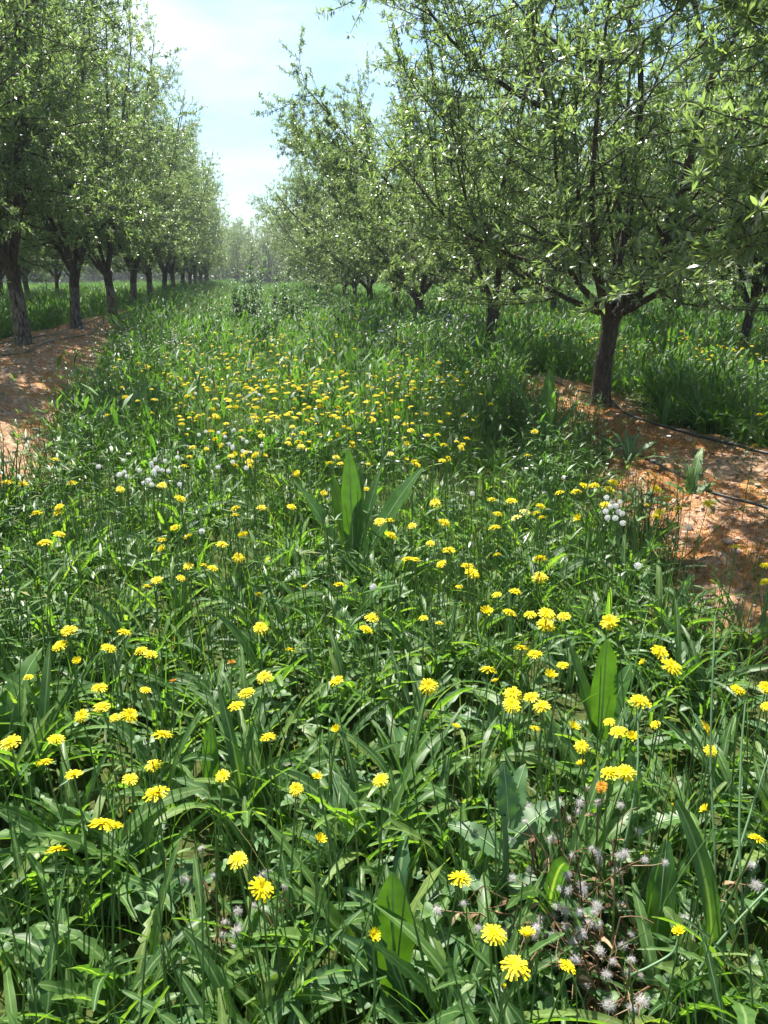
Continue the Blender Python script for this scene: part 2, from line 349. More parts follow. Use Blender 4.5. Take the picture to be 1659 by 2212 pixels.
def build_tree(seed, nl=45000, limbs=None, fork=.95, r0=.115, lean=(0, 0), spread=1.0, height=1.0, big=1.0):
    """Trunk-and-limbs mesh and leaf mesh of an almond tree; also points where fruit can hang."""
    global rng
    old = rng; rng = np.random.default_rng(seed)
    tr = MB()
    n = 14; zz = np.linspace(-.12, fork, n)
    zp = np.maximum(zz, 0); cx = lean[0] * (zp / fork) ** 1.5 + np.cumsum(rng.normal(0, .004, n)); cy = lean[1] * (zp / fork) ** 1.5 + np.cumsum(rng.normal(0, .004, n))
    rr = r0 * (1 + .62 * np.exp(-np.maximum(zz + .04, 0) / .11)) * (1 - .12 * zz / fork) * (1 + .14 * np.exp(-((zz - fork) / .1) ** 2))
    tr.add(*tube(np.stack([cx, cy, zz], -1), rr, 22, .11))
    top = np.array([cx[-1], cy[-1], zz[-1]])
    L = []
    if limbs is None:
        k = rng.integers(5, 7); a0 = rng.uniform(0, 6.28)
        for i in range(k):
            az = a0 + i * 2 * np.pi / k + rng.normal(0, .2); inc = rng.uniform(.55, 1.05) * spread
            d = np.array([math.cos(az) * math.sin(inc), math.sin(az) * math.sin(inc), math.cos(inc)])
            Ln = rng.uniform(4.0, 5.1) * height
            P = grow(top + [0, 0, -rng.uniform(.0, .14)], d, Ln, 9, .55, .10)
            L.append((P, r0 * rng.uniform(.44, .6)))
        P = grow(top + [0, 0, -.05], (rng.normal(0, .15), rng.normal(0, .15), 1), rng.uniform(4.2, 4.8) * height, 9, .2, .1); L.append((P, r0 * .5))
    else:
        for pts, r in limbs: L.append((spline(pts, 3), r))
    twigs = []
    zmin = fork + (.16 if spread > .8 else .02)
    def lift(P):
        k = P[:, 2] < zmin
        P[k, 2] = zmin - (zmin - P[k, 2]) * .22
        return P
    def twig_at(p, d, ln):
        P = lift(grow(p, d, ln, 4, .15, .13)); twigs.append(P)
        tr.add(*tube(P, np.linspace(.0045, .0016, 5), 3))
    def side_dir(d, out, upb):
        v = rng.normal(0, 1, 3); v -= d * (v @ d); v /= np.linalg.norm(v) + 1e-9
        v = v * .9 + d * .5 + out * .35 + np.array([0, 0, upb]); return v / np.linalg.norm(v)
    for P, r in L:
        m = len(P); tr.add(*tube(P, r * np.linspace(1, .16, m) ** .85, 9, .12))
        seg = np.linalg.norm(np.diff(P, axis=0), axis=1); Lt = seg.sum(); cum = np.concatenate([[0], np.cumsum(seg)])
        s = .50 * rng.uniform(.7, 1.3)
        while s < Lt:
            i = min(np.searchsorted(cum, s) - 1, m - 2); f = (s - cum[i]) / seg[i]; p = P[i] * (1 - f) + P[i + 1] * f; d = norm(P[i + 1] - P[i]); t = s / Lt
            out = np.array([p[0] - top[0], p[1] - top[1], 0]); out /= np.linalg.norm(out) + .3
            ln = rng.uniform(.75, 1.75) * (1.15 - .6 * t) * spread ** .5
            Q = grow(p, side_dir(d, out, rng.uniform(-.5, .4)), ln, 6, rng.uniform(-.4, .45), .12)
            Q[1:] = lift(Q[1:])
            rb = max(.0065, r * (1 - .8 * t) * .38)
            tr.add(*tube(Q, np.linspace(rb, .004, 7), 5, .05))
            nt = int(ln / .095)
            for k in range(nt):
                u = (k + 1.2) / (nt + .6) * 6; j = min(int(u), 5); g = u - j; q = Q[j] * (1 - g) + Q[min(j + 1, 6)] * g
                dd = norm(Q[min(j + 1, 6)] - Q[j]) if j < 6 else norm(Q[6] - Q[5])
                twig_at(q, side_dir(dd, out, rng.uniform(-.2, .35)), rng.uniform(.16, .55))
            twig_at(Q[-1], norm(Q[-1] - Q[-2]), .35)
            s += rng.uniform(.12, .24)
            if rng.random() < .8: twig_at(p, side_dir(d, out, .1), rng.uniform(.15, .4))
        twig_at(P[-1], norm(P[-1] - P[-2]), .5)
    T = np.array(twigs); nt = len(T); ns = nl // 6
    k = rng.integers(0, nt, ns); u = rng.random(ns) * 4; j = np.minimum(u.astype(int), 3); g = (u - j)[:, None]
    sp = T[k, j] * (1 - g) + T[k, j + 1] * g; sd = norm(T[k, j + 1] - T[k, j])
    B = np.repeat(sp, 6, 0); D = np.repeat(sd, 6, 0); N = len(B)
    d = norm(D * .45 + rng.normal(0, .75, (N, 3)) + np.array([0, 0, .15])); B = B + d * .008
    side = norm(np.cross(d, np.array([0, 0, 1.0]) + rng.normal(0, .45, (N, 3)))); nrm = np.cross(side, d)
    Ll = rng.uniform(.040, .078, N) * big; Wd = Ll * rng.uniform(.20, .27, N)
    ts = np.array([0, .32, .68, 1.0]); ws = np.array([.12, 1, .8, .05]) * .5; cu = rng.uniform(-.1, .35, N)
    ctr = B[:, None, :] + d[:, None, :] * (Ll[:, None] * ts)[..., None] - nrm[:, None, :] * (Ll * cu)[:, None, None] * (ts ** 2)[None, :, None]
    off = side[:, None, :] * (Wd[:, None] * ws)[..., None]
    V = np.stack([ctr - off, ctr + off], 2).reshape(-1, 3)
    i = (np.arange(N) * 8)[:, None] + np.arange(3) * 2; F = np.stack([i, i + 1, i + 3, i + 2], -1).reshape(-1, 4)
    fr = sp[rng.permutation(ns)[:400]]
    res = (tr.mesh("trunk"), mesh_np("crown", V, F, False), fr, V)
    rng = old
    return res

# hero tree on the right: its limbs follow the photograph, in its own frame (x to the viewer's right, y away, z up)
HERO = [
    ([(.02, -.03, .82), (-.10, -.10, .98), (-.25, -.18, 1.10), (-.47, -.25, 1.33), (-.59, -.30, 1.72), (-.66, -.3, 2.1), (-.72, -.25, 2.6), (-.9, -.2, 3.1)], .040),
    ([(.0, .02, .88), (-.09, .10, 1.24), (-.18, .2, 1.48), (-.32, .35, 1.76), (-.40, .5, 2.2), (-.5, .6, 2.8), (-.75, .7, 3.5), (-.9, .8, 4.6)], .050),
    ([(.03, .03, .88), (.03, .1, 1.15), (.14, .2, 1.57), (.2, .25, 2.05), (.22, .3, 2.7), (.16, .3, 3.25), (-.05, .35, 3.7), (-.4, .4, 4.3)], .052),
    ([(.05, -.02, .85), (.17, -.06, 1.10), (.37, -.12, 1.43), (.50, -.15, 1.9), (.58, -.15, 2.33), (.70, -.15, 3.0), (.58, -.1, 3.28), (.45, -.05, 3.7), (.37, 0, 4.2)], .062),
    ([(.66, -.15, 2.85), (.74, -.15, 3.05), (.86, -.1, 3.25), (.95, 0, 3.9)], .030),
    ([(.10, .02, 1.0), (.30, .1, 1.26), (.65, .25, 1.67), (1.18, .4, 2.1), (1.65, .5, 2.6), (1.9, .5, 3.2), (2.1, .5, 4.2)], .045),
    ([(.05, .05, .9), (.2, .45, 1.35), (.3, .95, 1.9), (.4, 1.3, 2.8), (.4, 1.4, 3.8)], .048),
    ([(.0, -.06, .9), (-.25, -.5, 1.25), (-.5, -1.0, 1.75), (-.6, -1.3, 2.5), (-.6, -1.4, 3.3)], .036),
    ([(-.08, .0, .93), (-.5, .15, 1.12), (-1.0, .3, 1.4), (-1.4, .4, 2.0), (-1.6, .4, 2.9)], .030),
    ([(.30, -.15, 4.1), (.3, 0, 4.6), (.2, .1, 5.2)], .02),
    ([(-.4, .4, 4.2), (-.7, .4, 4.7), (-.9, .4, 5.2)], .02),
    ([(-.5, .6, 2.8), (-1.0, .5, 3.0), (-1.6, .4, 3.4), (-2.1, .3, 4.0)], .03),
    ([(.65, .25, 1.67), (1.2, -.1, 1.75), (1.8, -.3, 2.0), (2.4, -.4, 2.5)], .028),
    ([(-.47, -.25, 1.33), (-1.0, -.3, 1.45), (-1.6, -.3, 1.75), (-2.1, -.2, 2.3)], .028),
    ([(.16, .2, 3.2), (-.3, .15, 3.15), (-.75, .1, 3.35), (-1.2, 0, 3.7)], .024),
    ([(.02, .0, .86), (.35, -.45, 1.15), (.7, -.9, 1.5), (.95, -1.2, 2.1), (1.0, -1.3, 3.0)], .036),
]
VAR = {}
VAR['hero'] = build_tree(3, 72000, HERO, .90, .088, (.05, 0))
VAR['a'] = build_tree(21, 112000, None, .95, .10, (.05, .03), .80)
VAR['b'] = build_tree(22, 114000, None, 1.0, .104, (-.05, .06), .82)
VAR['c'] = build_tree(24, 92000, None, .95, .086, (.08, -.03), .74, 1.12)
VAR['d'] = build_tree(25, 92000, None, .98, .090, (-.09, 0), .70, 1.15)
FIRST = {}
def tree(var, x, y, rz, label, group, sc=1.0, painted=False, sink=0.0):
    tme, cme, fr, _ = VAR[var]
    t = thing("almond_tree", label, "tree", (x, y, gz1(x, y) - sink), rz, group); t.scale = (sc, sc, sc)
    key = (var, painted)
    if key not in FIRST:
        tm = tme if not any(k[0] == var for k in FIRST) else tme.copy()
        if tm.materials: tm.materials.clear()
        a = obj("trunk", tm, M['bark_painted' if painted else 'bark'], t); b = obj("crown", cme, M['almond_leaf'], t)
        FIRST[key] = (a, b)
    else:
        for s in FIRST[key]:
            c = s.copy(); c.parent = t; C.collection.objects.link(c)
    return t
ORD = ["first", "second", "third", "fourth", "fifth", "sixth", "seventh", "eighth", "ninth", "tenth", "eleventh", "twelfth", "thirteenth", "fourteenth", "fifteenth", "sixteenth", "seventeenth", "eighteenth", "nineteenth", "twentieth"]
hero_rot = rad(-YAW)
R1 = tree('hero', 3.40, 7.12, hero_rot, "almond tree with a bare dark trunk rising from the orange mossy bank on the right", "almond trees in the right row")
R0 = tree('a', 3.55, 2.75, 0.0, "nearest right almond tree, its fruiting branches reaching in from the right edge", "almond trees in the right row", 1.0)
RV = ['b', 'a', 'c', 'b', 'c', 'a', 'c', 'd', 'b', 'c', 'a', 'd']
for i, v in enumerate(RV):
    tree(v, 3.45 + U(-.15, .15) + (.2 if i == 0 else 0), 11.5 + 4.25 * i + U(-.25, .25), U(0, 6.28), "%s right row tree behind the one on the mossy bank, trunk deep in grass" % ORD[i], "almond trees in the right row", U(.91, 1.0), False, .05)
L0 = tree('d', -3.9, 7.7, .52, "nearest left almond tree, only its dark overhanging branches showing at top left", "almond trees in the left row", .98)
Lm = tree('c', -3.9, 4.3, 3.6, "left almond tree beside the viewer, almost wholly outside the picture", "almond trees in the left row", 1.05)
LP = [(-3.54, 12.18), (-3.65, 16.01), (-3.57, 19.7), (-3.75, 24.0), (-3.79, 28.2), (-3.67, 31.2), (-3.75, 35.6), (-3.7, 39.5), (-3.75, 43.4), (-3.7, 47.4), (-3.75, 51.3), (-3.7, 55.3), (-3.75, 59.2)]
LV = ['d', 'c', 'd', 'c', 'd', 'c', 'd', 'd', 'c', 'd', 'c', 'c', 'd']
LR = [1.5, .5, 1.25, .3, 1.8, .1, 1.4, 1.95, .6, 1.3, .15, .75, 1.6]
for i, ((x, y), v) in enumerate(zip(LP, LV)):
    tree(v, x, y, LR[i], "almond tree of the left row, %s trunk from the left, faded whitewash on bark" % ORD[i], "almond trees in the left row", [1.17, 1.15, 1.14][i % 3], True)
for i in range(9):
    tree(['a', 'c', 'd', 'b'][i % 4], 8.3 + U(-.2, .2), 7.9 + 4.25 * i, U(0, 6.28), "%s tree of the far right row, its thin dark trunk in the flowering grass" % ORD[i], "almond trees in the far right row", U(.92, 1.04))
for i in range(7):
    tree(['b', 'd', 'a', 'c'][i % 4], 13.1 + U(-.2, .2), 9.5 + 4.3 * i, U(0, 6.28), "almond tree standing in deep shade behind the far right row", "almond trees behind the far right row", U(.95, 1.05))
for i in range(8):
    tree(['a', 'b', 'c', 'd'][i % 4], -9.7 + U(-.2, .2), 13.5 + 4.3 * i, U(0, 6.28), "%s tree of the far left row, glimpsed between the painted trunks" % ORD[i], "almond trees in the far left row", U(1.0, 1.1))
for i in range(6):
    tree(['c', 'd', 'b', 'a'][i % 4], -14.9 + U(-.2, .2), 20 + 4.6 * i, U(0, 6.28), "almond tree behind the far left row, mostly hidden by leaves", "almond trees behind the far left row", U(1.0, 1.1))
for i, (x, y, s) in enumerate([(-5.5, 74, 1.0), (-2.2, 82, 1.05), (1.2, 88, 1.0), (4.5, 84, 1.05), (-9, 86, 1.2), (-0.6, 120, 1.7), (8.5, 92, 1.2)]):
    t = tree(['b', 'a', 'd', 'c', 'd', 'b', 'a'][i], x, y, U(0, 6.28), ["pale tree left of centre closing the far end of the grassy alley", "pale tree in the middle of the far end of the alley", "pale tree right of centre at the far end of the alley", "pale tree closing the alley end beside the right row", "pale tree behind the end of the left row", "tall bluish tree farthest away at the end of the alley", "pale tree behind the end of the right row"][i], "trees closing the far end of the alley", s)

for i in range(22):
    tree(['b', 'a', 'd', 'c'][i % 4], -58 + 5.2 * i + U(-1, 1), 100 + U(-4, 8), U(0, 6.28), "hazy tree in the far line closing the view behind the orchard rows", "far line of trees behind the orchard", U(1.1, 1.5))

def clump(seed):
    r = np.random.default_rng(seed); n = 420; c = r.normal(0, 1, (n, 3)); c = norm(c) * r.uniform(.35, 1, (n, 1)) ** .5 * [1.5, 1.2, 1.6]; c[:, 2] = np.abs(c[:, 2] + .9); d = norm(r.normal(0, 1, (n, 3))); e = norm(np.cross(d, r.normal(0, 1, (n, 3)))); z = r.uniform(.10, .26, (n, 1))
    V = np.stack([c - d * z, c - e * z * .5, c + d * z, c + e * z * .5], 1).reshape(-1, 3); return V, np.arange(n * 4).reshape(-1, 4)
n = 330; X = U(-130, 150, n); Y = 118 + U(0, 26, n); v, f = stamp([clump(60 + i) for i in range(5)], X, Y, gz(X, Y) - .3, U(0, 6.28, n), U(1.3, 2.6, n), (.8, 1.5), .05)
tag(obj("far_wood", mesh_np("far_wood", v, f, False), M['far_leaf']), "pale green wood along the horizon beyond the orchard", "wood", None, 'stuff')

# young green almonds hanging on the nearest trees
def almond_mesh():
    n, k = 8, 9; t = np.linspace(0, np.pi, n); P = np.stack([0 * t, 0 * t, -.019 * np.cos(t)], -1)
    V, F = tube(P, np.maximum(.0125 * np.sin(t) ** .8, .0006), k); V[:, 0] *= .78; return mesh_np("almond_fruit", V, F)
AM = almond_mesh(); AM.materials.append(M['almond'])
def fruit(t, var, n, seed):
    r = np.random.default_rng(seed); fr = VAR[var][2]; k = 0
    mw = np.array(t.matrix_basis); cnt = 0
    for p in fr:
        w = mw[:3, :3] @ p + mw[:3, 3]; x, y, dep = to_px(*w)
        if dep < .6 or not (-30 < x < 1690 and -30 < y < 1100): continue
        o = obj("almond_fruit", AM, [], t, tuple(p + r.normal(0, .012, 3) - [0, 0, .02])); o.rotation_euler = tuple(r.normal(0, .6, 3)); o.scale = (1.15,) * 3
        cnt += 1
        if cnt >= n: break
bpy.context.view_layer.update()
fruit(R0, 'a', 60, 1); fruit(L0, 'd', 40, 2); fruit(R1, 'hero', 40, 3); fruit(Lm, 'c', 20, 4)

# ------------------------------------------------------------------ meadow (nobody could count it)
def rosette(seed, nleaf, nseg, nc, L, Wd, e0=(55, 88), e1=(-40, 40), lob=(.1, .5), prof='strap', p_lobe=.6):
    r = np.random.default_rng(seed); parts = []
    for i in range(nleaf):
        l = r.uniform(*L); w = r.uniform(*Wd)
        v, f = leaf(l, w, nseg, nc, r.uniform(*e0), r.uniform(*e1), prof, r.uniform(*lob) if r.random() < p_lobe else 0, r.uniform(.05, .45), r.uniform(0, .10), r.normal(0, .5), r)
        v = rotz(v, r.uniform(0, 6.283)); v[:, :2] += r.normal(0, .02, 2); parts.append((v, f))
    return join(parts)
def scatter(n, y0, y1, xl, xr, avoid_soil=True, dens=None):
    """Random points of the meadow between two distances; xl, xr give the half width per distance."""
    Y = U(y0, y1, n); X = xl(Y) + (xr(Y) - xl(Y)) * rng.random(n)
    keep = np.ones(n, bool)
    if avoid_soil: keep &= soil(X, Y) < U(.05, .6, n)
    if dens is not None: keep &= rng.random(n) < dens(X, Y)
    X, Y = X[keep], Y[keep]
    return X, Y, gz(X, Y) - .012
xl = lambda Y: -(.48 * Y + 1.0); xr = lambda Y: .92 * Y + 1.0
area = lambda y0, y1: (1.4 * (y0 + y1) / 2 + 2.0) * (y1 - y0)
patch = lambda X, Y: np.clip((fbm(X, Y, .8, 91) - .28) * 3.2, .25, 1)

near_p = [rosette(100 + i, 13, 17, 2, (.16, .38), (.016, .040), lob=(.3, .8), p_lobe=.75) for i in range(11)]
near_b = [rosette(130 + i, 8, 11, 2, (.12, .26), (.03, .052), (40, 85), (-50, 20), (.3, .65), 'lance', .9) for i in range(5)]
mid_p = [rosette(150 + i, 11, 6, 2, (.16, .36), (.024, .046), p_lobe=.3) for i in range(7)]
def lowtuft(seed, n=26, h=.42):
    r = np.random.default_rng(seed); parts = []
    for i in range(n):
        L = r.uniform(.05, .17); v, f = leaf(L, L * r.uniform(.09, .24), 2, 1, r.uniform(30, 88), r.uniform(-20, 70), 'lance', 0, 0, 0, r.normal(0, .5), r)
        v = rotz(v, r.uniform(0, 6.28)); v += [r.normal(0, .09), r.normal(0, .09), h * r.uniform(0, 1) ** .8]; parts.append((v, f))
    return join(parts)
far_p = [lowtuft(170 + i) for i in range(8)]
def mats_stamp(name, protos, spec, mat, sc, szr=(.85, 1.25), tilt=.10, kindlabel=None, rib=False):
    Vs = []; Fs = []; off = 0
    for n, y0, y1, d in spec:
        X, Y, Z = scatter(n, y0, y1, xl, xr, True, d)
        v, f = stamp(protos, X, Y, Z, U(0, 6.283, len(X)), U(*sc, len(X)), szr, tilt); Vs.append(v); Fs.append(f + off); off += len(v)
    me = mesh_np(name, np.concatenate(Vs), np.concatenate(Fs))
    if rib and off % 3 == 0 and len(me.vertices) == off:      # three points across each leaf: the middle one lies on the midrib
        a = me.attributes.new("rib", 'FLOAT', 'POINT'); a.data.foreach_set("value", np.tile([0, 1, 0], off // 3).astype(np.float32))
    o = obj(name, me, mat); return tag(o, kindlabel, name.replace("_", " "), None, 'stuff')
mats_stamp("meadow_leaves", near_p, [(int(46 * area(.2, 2.5)), .2, 2.5, None), (int(30 * area(2.5, 4)), 2.5, 4, None), (int(17 * area(4, 6.5)), 4, 6.5, None)], M['strap_leaf'], (.6, 1.15), kindlabel="dense glossy strap shaped leaves covering the near meadow", rib=True)
mats_stamp("toothed_leaves", near_b, [(int(13 * area(.2, 5)), .2, 5, patch)], M['grey_leaf'], (.7, 1.2), kindlabel="broad toothed bluish green leaves among the near meadow leaves", rib=True)
mats_stamp("alley_leaves", mid_p, [(int(9 * area(5.5, 16)), 5.5, 16, patch)], M['alley_leaf'], (.75, 1.35), kindlabel="leafy green cover of the middle of the alley")
mats_stamp("distant_leaves", far_p, [(int(13 * area(6, 15)), 6, 15, patch), (int(26 * area(14, 30)), 14, 30, None), (int(9 * area(30, 60)), 30, 60, None), (int(2.5 * area(60, 95)), 60, 95, None)], M['clover'], (.85, 1.45), (.4, 1.15), kindlabel="tall leafy meadow growth far down the alley")

def grass(name, spec, mat, label):
    Vs = []; Fs = []; off = 0
    for n, y0, y1, h, w, ns, ln in spec:
        X, Y, Z = scatter(n, y0, y1, xl, xr, True, patch)
        N = len(X); v, f = blades(X, Y, Z, U(*h, N), U(*w, N), U(*ln, N), ns); Vs.append(v); Fs.append(f + off); off += len(v)
    return tag(obj(name, mesh_np(name, np.concatenate(Vs), np.concatenate(Fs)), mat), label, 'grass', None, 'stuff')
grass("grass", [(int(290 * area(.2, 2.4)), .2, 2.4, (.15, .42), (.002, .007), 5, (.1, .9)), (int(420 * area(2.4, 6)), 2.4, 6, (.15, .44), (.002, .006), 4, (.1, .8)), (int(520 * area(6, 17)), 6, 17, (.18, .50), (.003, .008), 3, (.1, .6)),
                (int(110 * area(17, 40)), 17, 40, (.2, .5), (.007, .015), 2, (.1, .6)), (int(14 * area(40, 95)), 40, 95, (.3, .8), (.03, .06), 2, (.1, .6))], M['grass'], "fine green grass growing through the meadow")
def stems(name, spec, mat, label):
    Vs = []; Fs = []; off = 0
    for n, y0, y1, h, r, sd in spec:
        X, Y, Z = scatter(n, y0, y1, xl, xr, True, patch); N = len(X); H = U(*h, N); az = U(0, 6.283, N); ln = np.abs(rng.normal(0, .16, N)); rr = U(*r, N)
        t = np.linspace(0, 1, 5); P = np.stack([X[:, None] + np.cos(az)[:, None] * (H * ln)[:, None] * t ** 1.7, Y[:, None] + np.sin(az)[:, None] * (H * ln)[:, None] * t ** 1.7, Z[:, None] + H[:, None] * t], -1)
        a = np.arange(sd) / sd * 2 * np.pi; ring = np.stack([np.cos(a), np.sin(a), 0 * a], -1)
        V = (P[:, :, None, :] + ring[None, None] * (rr[:, None] * (1 - .35 * t))[:, :, None, None]).reshape(-1, 3)
        b = (np.arange(N) * 5 * sd)[:, None, None] + (np.arange(4) * sd)[None, :, None]; j = np.arange(sd)[None, None]; k = (j + 1) % sd
        F = np.stack([b + j, b + k, b + sd + k, b + sd + j], -1).reshape(-1, 4); Vs.append(V); Fs.append(F + off); off += len(V)
    return tag(obj(name, mesh_np(name, np.concatenate(Vs), np.concatenate(Fs)), mat), label, 'stems', None, 'stuff')
stems("meadow_stems", [(int(150 * area(.3, 2.4)), .3, 2.4, (.25, .50), (.0014, .0028), 4), (int(190 * area(2.4, 6)), 2.4, 6, (.25, .52), (.0015, .0030), 4), (int(120 * area(6, 16)), 6, 16, (.3, .55), (.002, .0036), 3)], M['stem'], "leafless thin stems standing all through the meadow")

def trefoil(seed):
    r = np.random.default_rng(seed); parts = []; h = r.uniform(.10, .26)
    parts.append(blades(np.array([0.]), np.array([0.]), np.array([0.]), np.array([h]), np.array([.003]), np.array([.1]), 3, np.array([0.])))
    for k in range(3):
        v, f = leaf(.034, .026, 4, 2, 25, -15, 'ovate', 0, .2, 0, 0, r); v = rotz(v, k * 2.094); v += [h * .1, 0, h]; parts.append((v, f))
    return join(parts)
tf = [trefoil(300 + i) for i in range(6)]
mats_stamp("clover", tf, [(int(22 * area(.8, 6)), .8, 6, patch), (int(30 * area(6, 12)), 6, 12, patch)], M['clover'], (.5, .85), kindlabel="three part clover leaves filling gaps between taller leaves")

# ---- feathery weeds on and beside the beds
def sprig(seed, h=.4):
    r = np.random.default_rng(seed); parts = []
    for b in range(4):
        P = grow((0, 0, 0), (r.normal(0, .35), r.normal(0, .35), 1), h * r.uniform(.6, 1.1), 5, .1, .08)
        parts.append(tube(P, np.linspace(.003, .0012, 6), 3))
        for k in range(12):
            i = r.integers(1, 6); v, f = leaf(r.uniform(.025, .07), r.uniform(.006, .014), 2, 1, r.uniform(0, 60), r.uniform(-40, 30), 'lance', 0, 0, 0, 0, r)
            v = rotz(v, r.uniform(0, 6.28)) + P[i]; parts.append((v, f))
    return join(parts)
spr = [sprig(400 + i) for i in range(6)]
edge = lambda X, Y: np.clip(1.0 - np.abs(X + 1.9 + .03 * Y) / 1.0, 0, 1) + np.clip(1 - np.abs(X - 2.5) / .9, 0, 1) + .06
o = mats_stamp("weeds", spr, [(int(62 * area(2.5, 14)), 2.5, 14, edge), (int(26 * area(12, 28)), 12, 28, edge)], M['grass'], (.7, 1.45), kindlabel="feathery small leaved weeds along the edges of the earth banks")

X1, Y1 = U(1.8, 4.0, 330), U(2.4, 9.5, 330); X2, Y2 = U(-5, -1.5, 420), U(4.5, 20, 420); X, Y = np.concatenate([X1, X2]), np.concatenate([Y1, Y2]); k = soil(X, Y) > .3; X, Y = X[k], Y[k]
v, f = stamp(spr, X, Y, gz(X, Y), U(0, 6.28, len(X)), U(.2, .62, len(X)), (.6, 1.2), .2)
tag(obj("bank_weeds", mesh_np("bank_weeds", v, f), M['clover']), "sparse wispy seedlings dotted over the bare earth banks", 'weeds', None, 'stuff')
# ---- orange moss, stones and litter on the bare banks
def bare(n, x0, x1, y0, y1, f=None):
    X, Y = U(x0, x1, n), U(y0, y1, n); k = soil(X, Y) > U(.25, .9, n)
    if f is not None: k &= f(X, Y)
    X, Y = X[k], Y[k]; S_ = soil(X, Y)
    return X, Y, gz(X, Y) + S_ * ((fbm(X, Y, 6, 71, 5) - .47) * .12 + (np.maximum(fbm(X, Y, 3.2, 81, 3) - .5, 0)) * .22)
mossy = lambda X, Y: fbm(X, Y, 1.9, 55, 4) + U(-.06, .06, len(X)) > .475
X1, Y1, Z1 = bare(150000, 1.9, 4.2, 2.2, 9.8, mossy); X2, Y2, Z2 = bare(90000, -5, -1.5, 4.5, 18, lambda X, Y: mossy(X, Y) & (rng.random(len(X)) < .85))
X, Y, Z = np.concatenate([X1, X2]), np.concatenate([Y1, Y2]), np.concatenate([Z1, Z2]) - .004
N = len(X); v, f = blades(X, Y, Z, U(.010, .034, N), U(.002, .005, N), U(.2, 1.3, N), 2)
tag(obj("moss", mesh_np("moss", v, f), M['moss']), "orange brown moss cushions on the bare earth banks", 'moss', None, 'stuff')
def pebble(seed):
    r = np.random.default_rng(seed); t = np.linspace(.05, np.pi - .05, 5); P = np.stack([0 * t, 0 * t, -np.cos(t) * .6], -1); V, F = tube(P, np.sin(t), 6); V *= r.uniform(.6, 1.15, V.shape); return V, F
pb = [pebble(i) for i in range(5)]
X1, Y1, Z1 = bare(9000, 1.9, 4.2, 2.2, 9.8); X2, Y2, Z2 = bare(9000, -5, -1.5, 4.5, 18); X, Y, Z = np.concatenate([X1, X2]), np.concatenate([Y1, Y2]), np.concatenate([Z1, Z2])
v, f = stamp(pb, X, Y, Z, U(0, 6.28, len(X)), np.exp(rng.normal(-4.8, .6, len(X))), (.6, 1), .1)
tag(obj("gravel", mesh_np("gravel", v, f, False), M['pebble']), "small clods and stones on the bare earth banks", 'gravel', None, 'stuff')
lt = [leaf(.05, .012, 3, 1, 20, -10, 'lance', 0, 0, 0, .4), leaf(.04, .011, 3, 1, 35, -30, 'lance', 0, 0, 0, -.6)]
X1, Y1, Z1 = bare(5200, 1.9, 4.2, 2.2, 9.8); X2, Y2, Z2 = bare(6000, -5, -1.5, 4.5, 20); X, Y, Z = np.concatenate([X1, X2]), np.concatenate([Y1, Y2]), np.concatenate([Z1, Z2]) + .006
v, f = stamp(lt, X, Y, Z, U(0, 6.28, len(X)), U(.6, 1.2, len(X)))
tag(obj("leaf_litter", mesh_np("leaf_litter", v, f), M['dry']), "dry fallen leaves on the bare earth banks", 'litter', None, 'stuff')

# ------------------------------------------------------------------ irrigation pipes
def pipe(pts, r, label):
    P = []
    for x, y in pts: P.append((x, y, gz1(x, y) + r + .012))
    P = spline(P, 8); X, Y = P[:, 0], P[:, 1]; Sx = soil(X, Y)
    P[:, 2] = gz(X, Y) + Sx * .02 + r + .012 + (fbm(X, Y, .9, 12) - .45) * .03
    v, f = tube(P, np.full(len(P), r), 10); return tag(obj("irrigation_pipe", mesh_np("irrigation_pipe", v, f), M['pipe']), label, "irrigation pipe", "black irrigation pipes along the tree rows")
pipe([spot(1190, 822, .25), spot(1250, 846, .25), (3.60, 7.30), spot(1345, 886, .25), spot(1425, 914, .25), spot(1520, 940, .25), spot(1590, 958, .25), spot(1659, 980, .25), (3.95, 4.0), (3.85, 2.5)], .013, "black pipe passing behind the trunk along the back of the right bank")
pipe([spot(1290, 945, .2), spot(1360, 985, .2), spot(1420, 1015, .2), spot(1470, 1040, .2), spot(1530, 1075, .2), spot(1600, 1100, .2), spot(1659, 1122, .2), (2.85, 2.6), (2.8, 1.5)], .010, "black pipe lying across the front of the mossy right bank")
pipe([(-3.2, 4.5), (-3.3, 8.0), spot(60, 762, .45), spot(120, 745, .45), spot(185, 728, .45), spot(235, 700, .45), spot(262, 683, .45), (-3.2, 26)], .012, "black pipe snaking past the front of the left trunks")
pipe([(-4.1, 6), (-4.0, 10), spot(20, 748, .45), spot(90, 735, .45), spot(150, 716, .45), (-4.0, 22)], .012, "black pipe lying behind the leftmost trunk")

